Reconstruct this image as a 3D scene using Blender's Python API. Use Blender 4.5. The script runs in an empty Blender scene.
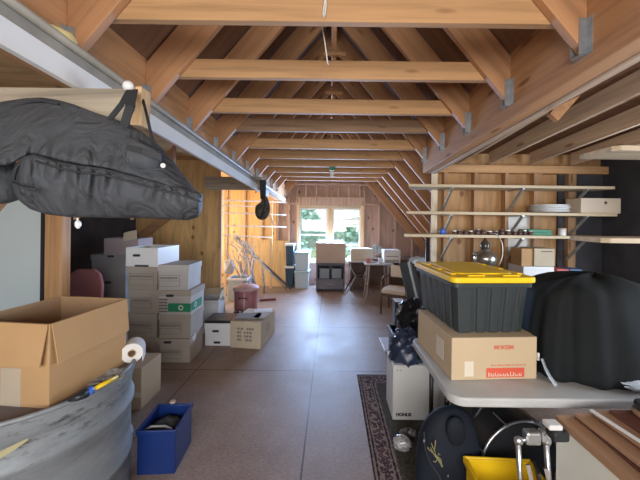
import bpy, bmesh, math, random
from mathutils import Vector, Matrix, Euler
random.seed(7)
C = bpy.context.scene.collection
PI = math.pi
F, PX, PY, CH = 310.0, 331.0, 220.0, 1.58
ROLL = math.radians(0.7)

# ------------------------------------------------------------------ camera maths (planning only)
def ray(px, py):
    a, b = px - PX, py - PY
    return (a * math.cos(ROLL) + b * math.sin(ROLL), -a * math.sin(ROLL) + b * math.cos(ROLL))
def at(px, py, Y):
    u, v = ray(px, py)
    return Vector((u * Y / F, Y, CH - v * Y / F))
def onz(px, py, Z=0.0):
    u, v = ray(px, py)
    Y = F * (CH - Z) / v
    return Vector((u * Y / F, Y, Z))

# ------------------------------------------------------------------ materials
def base_mat(name, col=(.5, .5, .5), rough=.6, metal=0.0, spec=.5):
    m = bpy.data.materials.new(name); m.use_nodes = True
    b = m.node_tree.nodes['Principled BSDF']
    b.inputs['Base Color'].default_value = (*col, 1)
    b.inputs['Roughness'].default_value = rough
    b.inputs['Metallic'].default_value = metal
    b.inputs['Specular IOR Level'].default_value = spec
    return m, m.node_tree, b
def nd(nt, t, **kw):
    n = nt.nodes.new(t)
    for k, v in kw.items():
        if k in n.inputs: n.inputs[k].default_value = v
        else: setattr(n, k, v)
    return n
def coords(nt, scale, kind='Object'):
    tc = nd(nt, 'ShaderNodeTexCoord'); mp = nd(nt, 'ShaderNodeMapping')
    mp.inputs['Scale'].default_value = scale
    nt.links.new(tc.outputs[kind], mp.inputs['Vector'])
    return mp.outputs['Vector']
def ramp(nt, fac, stops):
    r = nd(nt, 'ShaderNodeValToRGB')
    e = r.color_ramp.elements
    while len(e) > 1: e.remove(e[-1])
    e[0].position = stops[0][0]; e[0].color = (*stops[0][1], 1)
    for p, c in stops[1:]:
        x = e.new(p); x.color = (*c, 1)
    nt.links.new(fac, r.inputs['Fac'])
    return r.outputs['Color']
def mixc(nt, fac, a, b, blend='MIX'):
    m = nd(nt, 'ShaderNodeMix', data_type='RGBA', blend_type=blend)
    if isinstance(fac, float): m.inputs[0].default_value = fac
    else: nt.links.new(fac, m.inputs[0])
    for s, i in ((a, 6), (b, 7)):
        if isinstance(s, tuple): m.inputs[i].default_value = (*s, 1)
        else: nt.links.new(s, m.inputs[i])
    return m.outputs[2]
def math_n(nt, op, a, b=None, c=None):
    m = nd(nt, 'ShaderNodeMath', operation=op)
    for i, s in enumerate((a, b, c)):
        if s is None: continue
        if isinstance(s, (int, float)): m.inputs[i].default_value = s
        else: nt.links.new(s, m.inputs[i])
    return m.outputs[0]
def bump(nt, b, h, strength=.3, dist=.01):
    n = nd(nt, 'ShaderNodeBump'); n.inputs['Strength'].default_value = strength; n.inputs['Distance'].default_value = dist
    nt.links.new(h, n.inputs['Height']); nt.links.new(n.outputs['Normal'], b.inputs['Normal'])

def wood(name, col, axis='X', rough=.65, knots=True, contrast=.28, rand=.22):
    m, nt, b = base_mat(name, col, rough)
    s = {'X': (.7, 14, 14), 'Y': (14, .7, 14), 'Z': (14, 14, .7)}[axis]
    v = coords(nt, s)
    n = nd(nt, 'ShaderNodeTexNoise', Scale=1.6, Detail=4.0, Roughness=.6); n.inputs['Distortion'].default_value = .6
    nt.links.new(v, n.inputs['Vector'])
    lo = tuple(c * (1 - contrast) for c in col); hi = tuple(min(1, c * (1 + contrast * .55)) for c in col)
    c = ramp(nt, n.outputs['Fac'], [(.3, lo), (.5, col), (.72, hi)])
    if knots:
        ks = {'X': (2.2, 9, 9), 'Y': (9, 2.2, 9), 'Z': (9, 9, 2.2)}[axis]
        kv = coords(nt, ks)
        vo = nd(nt, 'ShaderNodeTexVoronoi', Scale=1.0); nt.links.new(kv, vo.inputs['Vector'])
        k = ramp(nt, vo.outputs['Distance'], [(.0, (1, 1, 1)), (.10, (.8, .8, .8)), (.17, (0, 0, 0))])
        c = mixc(nt, k, c, tuple(x * y for x, y in zip(col, (.45, .33, .28))))
    oi = nd(nt, 'ShaderNodeObjectInfo')
    f = math_n(nt, 'MULTIPLY_ADD', oi.outputs['Random'], rand, 1 - rand / 2)
    hs = nd(nt, 'ShaderNodeHueSaturation'); nt.links.new(c, hs.inputs['Color']); nt.links.new(f, hs.inputs['Value'])
    nt.links.new(hs.outputs['Color'], b.inputs['Base Color'])
    bump(nt, b, n.outputs['Fac'], .12, .004)
    return m
def ply(name, col, plane='XZ', rough=.6, knot=True):
    m, nt, b = base_mat(name, col, rough)
    s = {'XZ': (9, 0, 1.2), 'YZ': (0, 9, 1.2), 'XY': (1.2, 9, 0), 'XYs': (9, 1.2, 0)}[plane]
    n = nd(nt, 'ShaderNodeTexNoise', Scale=1.3, Detail=4.0); n.inputs['Distortion'].default_value = 1.2
    nt.links.new(coords(nt, s), n.inputs['Vector'])
    c = ramp(nt, n.outputs['Fac'], [(.3, tuple(x * .72 for x in col)), (.52, col), (.75, tuple(min(1, x * 1.15) for x in col))])
    if knot:
        ks = {'XZ': (4.5, 0, 3.4), 'YZ': (0, 4.5, 3.4), 'XY': (3.4, 4.5, 0), 'XYs': (4.5, 3.4, 0)}[plane]
        vo = nd(nt, 'ShaderNodeTexVoronoi', Scale=1.0); nt.links.new(coords(nt, ks), vo.inputs['Vector'])
        k = ramp(nt, vo.outputs['Distance'], [(0, (1, 1, 1)), (.09, (.9, .9, .9)), (.16, (0, 0, 0))])
        c = mixc(nt, k, c, tuple(x * y for x, y in zip(col, (.4, .25, .2))))
    nt.links.new(c, b.inputs['Base Color'])
    return m
def mottled(name, c1, c2, scale=6, rough=.6, metal=0.0, detail=4.0, bmp=.1, sc=(1, 1, 1), spec=.5):
    m, nt, b = base_mat(name, c1, rough, metal, spec)
    n = nd(nt, 'ShaderNodeTexNoise', Scale=float(scale), Detail=detail)
    nt.links.new(coords(nt, sc), n.inputs['Vector'])
    nt.links.new(ramp(nt, n.outputs['Fac'], [(.35, c1), (.68, c2)]), b.inputs['Base Color'])
    if bmp: bump(nt, b, n.outputs['Fac'], bmp, .01)
    return m

PINE = wood('pine', (.54, .315, .15))
PINE_D = wood('pine_rafter', (.45, .235, .115))
PINE_B = wood('pine_beam', (.56, .30, .145), 'Y')
PINE_V = wood('pine_stud', (.58, .33, .16), 'Z')
PINE_Y = wood('pine_joist', (.62, .46, .33), 'Y')
PALE_V = wood('pale_post', (.72, .50, .28), 'Z', knots=False)
PALE = wood('pale_board', (.56, .46, .32), 'X', knots=False)
WEATHER = wood('weathered_timber', (.32, .20, .12), 'X', contrast=.45)
GREYWOOD = wood('grey_weathered', (.36, .29, .22), 'X', contrast=.45)
OLDPALE = wood('old_pale_board', (.32, .275, .215), 'X', contrast=.55)
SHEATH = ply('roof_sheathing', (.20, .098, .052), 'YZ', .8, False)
PLY_BACK = ply('gable_plywood', (.44, .29, .225), 'XZ')
PINE_G = wood('gable_stud', (.52, .36, .27), 'Z')
PLY_OR = ply('partition_plywood', (.74, .46, .19), 'XZ')
PLY_Y = ply('dormer_ceiling_ply', (.60, .38, .18), 'XY', .7)
PLY_LEAN = ply('leaning_plywood', (.68, .44, .20), 'XZ', .6, False)
DARKWALL = mottled('dark_shade_wall', (.040, .042, .055), (.065, .065, .08), 5, .9)  # deep shade on the left wall is put into this dark colour
GALV_H = mottled('galvanised_steel', (.42, .47, .52), (.55, .60, .64), 30, .4, .8)
WHITE_METAL = mottled('white_channel', (.80, .85, .89), (.86, .90, .93), 3, .45)
GREY_METAL = mottled('dull_grey_metal', (.30, .29, .26), (.44, .42, .38), 6, .55, .1)
CHROME = base_mat('chrome', (.62, .63, .65), .30, .9)[0]
BLACK_STEEL = base_mat('black_steel', (.015, .015, .017), .45)[0]
BLACK_PL = base_mat('black_plastic', (.02, .023, .026), .42)[0]
CARD = mottled('brown_cardboard', (.47, .285, .135), (.53, .33, .16), 2, .8)
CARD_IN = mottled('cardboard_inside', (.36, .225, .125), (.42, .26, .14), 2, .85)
CARD2 = mottled('tan_cardboard', (.52, .39, .24), (.58, .44, .28), 2, .8)
CARD_P = mottled('pale_carton', (.50, .42, .31), (.57, .48, .36), 3, .8)
BOXW = mottled('white_file_box', (.47, .45, .43), (.54, .51, .485), 3, .75)
BOXG = mottled('grey_file_box', (.25, .24, .23), (.30, .29, .275), 3, .8)
BOXB = mottled('buff_file_box', (.38, .33, .28), (.44, .385, .33), 3, .8)
WHITE = base_mat('white_paint', (.72, .72, .70), .5)[0]
WHITE_PL = base_mat('white_plastic', (.78, .79, .80), .35)[0]
PALEBLUE = mottled('pale_blue_panel', (.60, .70, .74), (.64, .73, .77), 1.5, .55)
INK = base_mat('black_ink', (.03, .03, .035), .7)[0]
INK_G = base_mat('grey_ink', (.20, .18, .16), .8)[0]
GREEN_INK = base_mat('green_ink', (.02, .25, .12), .7)[0]
RED_INK = base_mat('red_ink', (.68, .10, .05), .7)[0]
REDTXT = base_mat('red_text_ink', (.62, .13, .08), .7)[0]
YELLOW = base_mat('yellow_plastic', (.92, .62, .015), .38)[0]
YELLOW_B = base_mat('yellow_bin_plastic', (.80, .50, .01), .4)[0]
TOTE = base_mat('dark_grey_plastic', (.035, .045, .048), .42)[0]
BLUE_PL = base_mat('blue_plastic', (.008, .030, .15), .35)[0]
DKBLUE = base_mat('dark_blue_plastic', (.02, .06, .11), .45)[0]
PALEBIN = base_mat('pale_bin_plastic', (.42, .52, .60), .45)[0]
RED_METAL = mottled('dusty_red_metal', (.36, .13, .13), (.46, .22, .21), 8, .6, .2)
PINKRED = mottled('red_upholstery', (.34, .11, .09), (.40, .14, .115), 5, .85)
CREAM = mottled('cream_upholstery', (.62, .52, .43), (.70, .60, .50), 6, .85)
DARKWOOD = wood('dark_wood', (.12, .065, .04), 'X', .5, False)
REDWOOD = wood('reddish_board', (.115, .045, .032), 'Y', .5, False, .4, .5)
TANWOOD = wood('tan_board', (.42, .25, .15), 'Y', .5, False, .35, .4)
BARK = mottled('grey_bark', (.28, .24, .22), (.66, .61, .57), 9, .8)
TABLE_G = mottled('grey_table_plastic', (.45, .45, .43), (.50, .50, .48), 8, .5)
CLOTH_BK = mottled('black_cloth', (.006, .008, .009), (.010, .012, .013), 5, .85, spec=.3)
NAVY = mottled('navy_nylon', (.006, .009, .016), (.010, .014, .024), 6, .75, spec=.3)
BAGCLOTH = mottled('charcoal_nylon', (.062, .069, .082), (.084, .092, .106), 3, .75, spec=.25)
def bag_wrinkle(mat):
    nt = mat.node_tree; b = nt.nodes['Principled BSDF']
    n = nd(nt, 'ShaderNodeTexNoise', Scale=7.0, Detail=3.0); n.inputs['Distortion'].default_value = 1.5
    nt.links.new(coords(nt, (1.4, 1, .7)), n.inputs['Vector'])
    bump(nt, b, n.outputs['Fac'], .7, .05)
bag_wrinkle(BAGCLOTH)
STRAP = base_mat('black_webbing', (.028, .031, .037), .8)[0]
POLY = mottled('black_bin_liner', (.008, .009, .012), (.016, .017, .022), 5, .3, bmp=.35)
POLYBLUE = mottled('blue_black_bin_liner', (.02, .03, .06), (.035, .05, .10), 6, .28, bmp=.4)
CLEARPL = mottled('crinkled_clear_film', (.45, .45, .45), (.75, .75, .75), 30, .15, .3, bmp=.9)
PALEPLASTIC = mottled('pale_blue_film', (.45, .52, .60), (.62, .68, .74), 14, .3, bmp=.6)
CAMO = mottled('camo_cloth', (.015, .014, .013), (.13, .115, .095), 28, .85)
SILVER = mottled('tarnished_silver', (.35, .34, .31), (.55, .54, .50), 12, .3, .9)
BRASS = base_mat('gold_thread', (.27, .25, .11), .7)[0]
FOAM = mottled('yellow_foam', (.72, .58, .22), (.80, .68, .35), 20, .9)
PAPER = base_mat('paper', (.72, .70, .66), .85)[0]
DRUMHEAD = mottled('black_drum_head', (.014, .015, .018), (.022, .023, .026), 4, .5)
LEAF = mottled('leaf_green', (.26, .46, .33), (.44, .66, .52), 3, .7)
TRUNK = base_mat('tree_bark', (.12, .08, .05), .9)[0]
GRASS = mottled('far_lawn', (.20, .30, .10), (.30, .38, .16), 2, .9)
BULB = base_mat('milk_glass', (.85, .87, .88), .25)[0]
GREENP = base_mat('green_porcelain', (.10, .32, .20), .4)[0]
BOOKG = base_mat('green_cover', (.06, .24, .15), .6)[0]
BLUE_TOY = base_mat('bright_blue_plastic', (.05, .16, .62), .4)[0]
TAPE = base_mat('pale_tape', (.70, .62, .50), .3)[0]

def glass_mat():
    m = bpy.data.materials.new('window_glass'); m.use_nodes = True; nt = m.node_tree
    nt.nodes.remove(nt.nodes['Principled BSDF'])
    t = nd(nt, 'ShaderNodeBsdfTransparent'); g = nd(nt, 'ShaderNodeBsdfGlossy'); g.inputs['Roughness'].default_value = .02
    x = nd(nt, 'ShaderNodeMixShader'); x.inputs[0].default_value = .07
    nt.links.new(t.outputs[0], x.inputs[1]); nt.links.new(g.outputs[0], x.inputs[2])
    nt.links.new(x.outputs[0], nt.nodes['Material Output'].inputs['Surface'])
    return m
GLASS = glass_mat()

def floor_mat():
    m, nt, b = base_mat('subfloor_sheets', (.3, .2, .14), .5)
    n = nd(nt, 'ShaderNodeTexNoise', Scale=2.2, Detail=6.0, Roughness=.65); nt.links.new(coords(nt, (1, 1, 1)), n.inputs['Vector'])
    n2 = nd(nt, 'ShaderNodeTexNoise', Scale=38.0, Detail=3.0); nt.links.new(coords(nt, (1, 2.2, 1)), n2.inputs['Vector'])
    c1 = ramp(nt, n.outputs['Fac'], [(.3, (.26, .18, .14)), (.55, (.34, .255, .21)), (.75, (.41, .33, .285))])
    c2 = ramp(nt, n2.outputs['Fac'], [(.35, (.62, .6, .58)), (.6, (1, 1, 1))])
    c = mixc(nt, .65, c1, c2, 'MULTIPLY')
    tc = nd(nt, 'ShaderNodeTexCoord'); sp = nd(nt, 'ShaderNodeSeparateXYZ'); nt.links.new(tc.outputs['Object'], sp.inputs[0])
    sx = math_n(nt, 'COMPARE', sp.outputs['X'], -.165, .0055)
    sx2 = math_n(nt, 'COMPARE', sp.outputs['X'], -1.385, .004)
    yy = math_n(nt, 'PINGPONG', math_n(nt, 'SUBTRACT', sp.outputs['Y'], 3.24), .66)
    sy = math_n(nt, 'MULTIPLY', math_n(nt, 'LESS_THAN', yy, .006), math_n(nt, 'GREATER_THAN', sp.outputs['Y'], 2.5))
    s = math_n(nt, 'MAXIMUM', math_n(nt, 'MAXIMUM', sx, sx2), sy)
    c = mixc(nt, s, c, (.05, .03, .022))
    nt.links.new(c, b.inputs['Base Color'])
    nt.links.new(math_n(nt, 'MULTIPLY_ADD', n.outputs['Fac'], .3, .36), b.inputs['Roughness'])
    bump(nt, b, n2.outputs['Fac'], .1, .003)
    return m
FLOOR = floor_mat()

def tank_mat():
    m, nt, b = base_mat('worn_galvanised', (.3, .32, .33), .55, .25)
    n = nd(nt, 'ShaderNodeTexNoise', Scale=4.0, Detail=7.0, Roughness=.7); nt.links.new(coords(nt, (1, 1, 4)), n.inputs['Vector'])
    c = ramp(nt, n.outputs['Fac'], [(.30, (.17, .18, .185)), (.5, (.23, .245, .255)), (.75, (.30, .32, .33))])
    n2 = nd(nt, 'ShaderNodeTexNoise', Scale=11.0, Detail=8.0, Roughness=.75); nt.links.new(coords(nt, (1, 1, 3.5)), n2.inputs['Vector'])
    tc = nd(nt, 'ShaderNodeTexCoord'); sp = nd(nt, 'ShaderNodeSeparateXYZ'); nt.links.new(tc.outputs['Object'], sp.inputs[0])
    band = math_n(nt, 'SUBTRACT', 1.0, math_n(nt, 'MULTIPLY', math_n(nt, 'ABSOLUTE', math_n(nt, 'SUBTRACT', sp.outputs['Z'], .655)), 9.0))
    f = ramp(nt, math_n(nt, 'ADD', n2.outputs['Fac'], math_n(nt, 'MULTIPLY', band, .12)), [(.60, (0, 0, 0)), (.74, (.9, .9, .9))])
    c = mixc(nt, f, c, (.055, .055, .055))
    nt.links.new(c, b.inputs['Base Color'])
    bump(nt, b, n2.outputs['Fac'], .15, .006)
    return m
TANK = tank_mat()

def rug_mat():
    m, nt, b = base_mat('oriental_rug', (.05, .03, .03), .95, spec=.1)
    tc = nd(nt, 'ShaderNodeTexCoord'); sp = nd(nt, 'ShaderNodeSeparateXYZ'); nt.links.new(tc.outputs['Object'], sp.inputs[0])
    X = sp.outputs['X']; Y = sp.outputs['Y']      # local: x from the left edge, y back from the far edge (negative)
    vo = nd(nt, 'ShaderNodeTexVoronoi', Scale=34.0); nt.links.new(tc.outputs['Object'], vo.inputs['Vector'])
    n = nd(nt, 'ShaderNodeTexNoise', Scale=60.0, Detail=2.0); nt.links.new(tc.outputs['Object'], n.inputs['Vector'])
    pat = ramp(nt, vo.outputs['Distance'], [(.12, (.24, .15, .13)), (.30, (.085, .045, .05)), (.5, (.028, .02, .034)), (.62, (.26, .19, .16))])
    field = ramp(nt, n.outputs['Fac'], [(.35, (.055, .05, .04)), (.65, (.10, .09, .07))])
    d = math_n(nt, 'MINIMUM', X, math_n(nt, 'MULTIPLY', Y, -1.0))
    inner = math_n(nt, 'GREATER_THAN', d, .165)
    c = mixc(nt, inner, pat, field)
    w = .004
    for p, col in ((.004, (.02, .016, .018)), (.018, (.25, .19, .16)), (.028, (.02, .016, .018)), (.042, (.22, .16, .14)), (.13, (.22, .16, .14)), (.143, (.02, .016, .018)), (.157, (.24, .18, .15))):
        c = mixc(nt, math_n(nt, 'COMPARE', d, p, w), c, col)
    nt.links.new(c, b.inputs['Base Color'])
    return m
RUG = rug_mat()

# ------------------------------------------------------------------ mesh helpers
class MB:
    def __init__(s): s.bm = bmesh.new()
    def box(s, x0, x1, y0, y1, z0, z1, taper=0.0):
        t = taper
        v = [s.bm.verts.new(p) for p in ((x0 + t, y0 + t, z0), (x1 - t, y0 + t, z0), (x1 - t, y1 - t, z0), (x0 + t, y1 - t, z0), (x0, y0, z1), (x1, y0, z1), (x1, y1, z1), (x0, y1, z1))]
        for f in ((3, 2, 1, 0), (4, 5, 6, 7), (0, 1, 5, 4), (1, 2, 6, 5), (2, 3, 7, 6), (3, 0, 4, 7)):
            s.bm.faces.new([v[i] for i in f])
        return s
    def obb(s, a, b, w, h, up=Vector((0, 0, 1))):
        """bar from a to b, w across, h along up"""
        a, b = Vector(a), Vector(b); d = (b - a).normalized(); x = d.cross(up)
        if x.length < 1e-4: x = Vector((1, 0, 0))
        x.normalize(); u = x.cross(d).normalized()
        v = []
        for p in (a, b):
            for i, j in ((-1, -1), (1, -1), (1, 1), (-1, 1)):
                v.append(s.bm.verts.new(p + x * i * w / 2 + u * j * h / 2))
        for f in ((0, 1, 2, 3), (7, 6, 5, 4), (0, 4, 5, 1), (1, 5, 6, 2), (2, 6, 7, 3), (3, 7, 4, 0)):
            s.bm.faces.new([v[i] for i in f])
        return s
    def prism(s, poly, y0, y1):
        """poly in XZ pushed along Y"""
        a = [s.bm.verts.new((x, y0, z)) for x, z in poly]; b = [s.bm.verts.new((x, y1, z)) for x, z in poly]
        s.bm.faces.new(a); s.bm.faces.new(b[::-1])
        n = len(poly)
        for i in range(n): s.bm.faces.new((a[i], b[i], b[(i + 1) % n], a[(i + 1) % n]))
        return s
    def slab(s, poly, z0, z1):
        a = [s.bm.verts.new((x, y, z0)) for x, y in poly]; b = [s.bm.verts.new((x, y, z1)) for x, y in poly]
        s.bm.faces.new(a[::-1]); s.bm.faces.new(b)
        n = len(poly)
        for i in range(n): s.bm.faces.new((a[i], a[(i + 1) % n], b[(i + 1) % n], b[i]))
        return s
    def lathe(s, prof, seg=32, c=(0, 0, 0), mat=None, caps=True):
        c = Vector(c); mat = mat or Matrix.Identity(3); rings = []
        for r, z in prof:
            rings.append([s.bm.verts.new(c + mat @ Vector((r * math.cos(2 * PI * i / seg), r * math.sin(2 * PI * i / seg), z))) for i in range(seg)])
        for a, b in zip(rings, rings[1:]):
            for i in range(seg): s.bm.faces.new((a[i], a[(i + 1) % seg], b[(i + 1) % seg], b[i]))
        if caps:
            s.bm.faces.new(rings[0][::-1]); s.bm.faces.new(rings[-1])
        return s
    def tube(s, pts, r, seg=8, r2=None, closed=False):
        pts = [Vector(p) for p in pts]; n = len(pts); rings = []
        ref = Vector((.13, .37, .92))
        for i, p in enumerate(pts):
            if closed: d = pts[(i + 1) % n] - pts[i - 1]
            else: d = pts[min(i + 1, n - 1)] - pts[max(i - 1, 0)]
            d.normalize(); x = d.cross(ref).normalized(); y = d.cross(x)
            rr = r if r2 is None else r + (r2 - r) * i / max(1, n - 1)
            rings.append([s.bm.verts.new(p + (x * math.cos(2 * PI * k / seg) + y * math.sin(2 * PI * k / seg)) * rr) for k in range(seg)])
        pr = list(zip(rings, rings[1:])) + ([(rings[-1], rings[0])] if closed else [])
        for a, b in pr:
            for k in range(seg): s.bm.faces.new((a[k], a[(k + 1) % seg], b[(k + 1) % seg], b[k]))
        if not closed:
            s.bm.faces.new(rings[0][::-1]); s.bm.faces.new(rings[-1])
        return s
    def ball(s, c, rx, ry, rz, seg=16, rings=10, f=None):
        c = Vector(c); rows = []
        for j in range(1, rings):
            t = PI * j / rings
            rows.append([])
            for i in range(seg):
                a = 2 * PI * i / seg
                p = Vector((math.sin(t) * math.cos(a), math.sin(t) * math.sin(a), math.cos(t)))
                k = f(p) if f else 1.0
                rows[-1].append(s.bm.verts.new(c + Vector((p.x * rx * k, p.y * ry * k, p.z * rz * k))))
        top = s.bm.verts.new(c + Vector((0, 0, rz * (f(Vector((0, 0, 1))) if f else 1)))); bot = s.bm.verts.new(c - Vector((0, 0, rz * (f(Vector((0, 0, -1))) if f else 1))))
        for a, b in zip(rows, rows[1:]):
            for i in range(seg): s.bm.faces.new((a[i], b[i], b[(i + 1) % seg], a[(i + 1) % seg]))
        for i in range(seg):
            s.bm.faces.new((top, rows[0][i], rows[0][(i + 1) % seg])); s.bm.faces.new((bot, rows[-1][(i + 1) % seg], rows[-1][i]))
        return s
    def ribbon(s, pts, w, t, side=Vector((1, 0, 0))):
        pts = [Vector(p) for p in pts]
        for a, b in zip(pts, pts[1:]):
            d = (b - a).normalized(); n = d.cross(side).normalized(); sd = n.cross(d).normalized()
            v = []
            for p in (a, b):
                for i, j in ((-1, -1), (1, -1), (1, 1), (-1, 1)): v.append(s.bm.verts.new(p + sd * i * w / 2 + n * j * t / 2))
            for f in ((0, 1, 2, 3), (7, 6, 5, 4), (0, 4, 5, 1), (1, 5, 6, 2), (2, 6, 7, 3), (3, 7, 4, 0)): s.bm.faces.new([v[i] for i in f])
        return s
    def build(s, name, mat, parent=None, bevel=0.0, smooth=False, loc=None, rot=None, seg=2, sub=0):
        bmesh.ops.recalc_face_normals(s.bm, faces=s.bm.faces)
        me = bpy.data.meshes.new(name); s.bm.to_mesh(me); s.bm.free()
        o = bpy.data.objects.new(name, me); C.objects.link(o); me.materials.append(mat)
        if smooth:
            for p in me.polygons: p.use_smooth = True
        if bevel:
            b = o.modifiers.new('bevel', 'BEVEL'); b.width = bevel; b.segments = seg; b.limit_method = 'ANGLE'; b.angle_limit = .6
        if sub:
            d = o.modifiers.new('sub', 'SUBSURF'); d.levels = sub; d.render_levels = sub
        if parent: o.parent = parent
        if loc is not None: o.location = loc
        if rot is not None: o.rotation_euler = rot
        return o
def tag(o, label, cat, group=None, kind=None):
    o['label'] = label; o['category'] = cat
    if group: o['group'] = group
    if kind: o['kind'] = kind
    return o
def T(name, label, cat, loc=(0, 0, 0), rz=0.0, group=None):
    o = bpy.data.objects.new(name, None); C.objects.link(o); o.empty_display_size = .1
    o.location = loc; o.rotation_euler = (0, 0, rz)
    return tag(o, label, cat, group)
def S(name, m, mat, parent=None, **kw):
    o = m.build(name, mat, parent, **kw); o['kind'] = 'structure'
    return o
def box1(x0, x1, y0, y1, z0, z1, t=0.0): return MB().box(x0, x1, y0, y1, z0, z1, t)
def text(s, size, mat, parent, name, loc, rot, extrude=.0006, offset=0.0):
    cu = bpy.data.curves.new('txt', 'FONT'); cu.body = s; cu.size = size; cu.extrude = extrude; cu.offset = offset
    cu.align_x = 'CENTER'; cu.align_y = 'CENTER'
    t = bpy.data.objects.new('txt', cu); C.objects.link(t)
    me = bpy.data.meshes.new_from_object(t.evaluated_get(bpy.context.evaluated_depsgraph_get()))
    bpy.data.objects.remove(t)
    o = bpy.data.objects.new(name, me); C.objects.link(o); me.materials.clear(); me.materials.append(mat)
    o.parent = parent; o.location = loc; o.rotation_euler = rot
    return o
ORD = 'first second third fourth fifth sixth seventh eighth ninth tenth eleventh twelfth'.split()

# ------------------------------------------------------------------ the roof and room
PITCH = 1.19
YB = 7.6                    # far gable
YF = -2.0                   # gable behind the camera
def roof_z(x, y=3.0): return CH + .85 - .013 * y + (.94 - abs(x)) * PITCH    # lower edge of the rafters (the old roof sags a little to the far end)
XBM = 1.052
RD = .286                   # plumb depth of a rafter
RAF_Y = [1.285 + .545 * k for k in range(10)]
TIE_Y = [y + .077 for y in RAF_Y]
TIE_Z = [CH + (220 - b) * y / F for b, y in zip((27, 81.5, 115, 132.8, 149.6, 159.6, 167.3, 173, 177.3, 181), TIE_Y)]

S('floor', box1(-3.4, 3.4, YF - .1, YB + .1, -.2, 0), FLOOR)
# roof deck
zr = roof_z(0, 1.0) + RD + .01
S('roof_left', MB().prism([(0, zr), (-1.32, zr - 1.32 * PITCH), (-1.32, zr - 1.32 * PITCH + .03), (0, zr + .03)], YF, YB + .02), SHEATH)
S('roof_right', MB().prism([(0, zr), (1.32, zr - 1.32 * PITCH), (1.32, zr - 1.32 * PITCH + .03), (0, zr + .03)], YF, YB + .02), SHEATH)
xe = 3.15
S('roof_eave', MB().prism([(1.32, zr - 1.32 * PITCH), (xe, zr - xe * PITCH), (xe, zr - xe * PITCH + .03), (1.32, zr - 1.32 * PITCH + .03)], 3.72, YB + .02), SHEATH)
# dormer ceilings
def rjz(y): return 2.245 + (3.6 - y) * .062
m = MB()
a = [m.bm.verts.new(p) for p in ((1.2, YF, rjz(YF) + .15), (3.4, YF, rjz(YF) + .15), (3.4, 3.72, rjz(3.72) + .15), (1.2, 3.72, rjz(3.72) + .15))]
b_ = [m.bm.verts.new(v.co + Vector((0, 0, .03))) for v in a]
m.bm.faces.new(a); m.bm.faces.new(b_[::-1])
for i in range(4): m.bm.faces.new((a[i], a[(i + 1) % 4], b_[(i + 1) % 4], b_[i]))
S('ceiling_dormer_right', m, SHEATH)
S('ceiling_dormer_left', box1(-3.4, -1.2, YF, YB, 2.58, 2.61), PLY_Y)

# walls
def wall_y(name, x0, x1, z0, z1, y0, y1, holes, mat):
    m = MB(); xs = sorted({x0, x1, *[h[0] for h in holes], *[h[1] for h in holes]})
    for a, b in zip(xs, xs[1:]):
        hz = sorted([(h[2], h[3]) for h in holes if h[0] <= a + 1e-6 and h[1] >= b - 1e-6]); z = z0
        for p, q in hz:
            if p > z: m.box(a, b, y0, y1, z, p)
            z = q
        if z < z1: m.box(a, b, y0, y1, z, z1)
    return S(name, m, mat)
def wall_x(name, y0, y1, z0, z1, x0, x1, holes, mat):
    m = MB(); ys = sorted({y0, y1, *[h[0] for h in holes], *[h[1] for h in holes]})
    for a, b in zip(ys, ys[1:]):
        hz = sorted([(h[2], h[3]) for h in holes if h[0] <= a + 1e-6 and h[1] >= b - 1e-6]); z = z0
        for p, q in hz:
            if p > z: m.box(x0, x1, a, b, z, p)
            z = q
        if z < z1: m.box(x0, x1, a, b, z, z1)
    return S(name, m, mat)
WL = (-.775, -.09, .60, 1.86); WR = (.04, .72, .60, 1.86)
wb = wall_y('wall_back', -3.4, 3.4, -.1, 4.0, YB, YB + .05, [WL, WR], PLY_BACK)
wall_y('wall_front', -3.4, 3.4, -.1, 4.0, YF - .05, YF, [(-1.7, 1.7, .9, 2.3)], PLY_OR)
wall_x('wall_left', YF, 5.34, -.1, 2.7, -3.4, -3.35, [], DARKWALL)
wall_x('wall_left_far', 5.34, YB, -.1, 2.7, -3.4, -3.35, [(5.6, 7.2, .7, 2.2)], PLY_OR)
wall_x('wall_right', YF, 3.72, -.1, 2.9, 3.2, 3.25, [(.6, 2.3, .9, 2.0)], DARKWALL)

# gable framing: children of the far wall
def stud(x, z0, z1, w=.04, d=.06, y=YB): return S('stud', box1(x - w / 2, x + w / 2, y - d, y, z0, z1), PINE_G, wb)
for x in (-1.02, -.83): stud(x, 0, 2.32)
for x in (.80, 1.17, 1.58, 1.99): stud(x, 0, min(2.3, roof_z(x) + .2))
for x in (-.62, -.36, -.09, .17, .43, .69): stud(x, 2.14, 2.42)
for x in (-2.55, -2.1, -1.68, -1.3): stud(x, 0, 2.4)
S('stud', box1(-1.3, 1.3, YB - .06, YB, 2.42, 2.47), PINE_G, wb)
S('stud', box1(-1.05, -.83, YB - .06, YB, 1.95, 1.99), PINE_G, wb); S('stud', box1(.82, 1.17, YB - .06, YB, 1.95, 1.99), PINE_G, wb)
S('header', box1(-.85, .82, YB - .07, YB, 1.93, 2.14), PINE_G, wb)
for x0, x1 in ((-.83, -.775), (-.09, .04), (.72, .80)): S('jamb', box1(x0, x1, YB - .07, YB, 0, 1.93 if x0 != -.09 else 1.86), PALE_V, wb)
S('sill', box1(-.83, .80, YB - .08, YB, .53, .60), PALE, wb)
S('casing', box1(-.775, .72, YB - .068, YB, 1.86, 1.93), PALE, wb)
S('lit_sheathing', box1(-3.3, -1.34, YB - .012, YB, 0, 2.55), PLY_OR, wb)  # orange panel puts the warm window light into this stretch of wall
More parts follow.
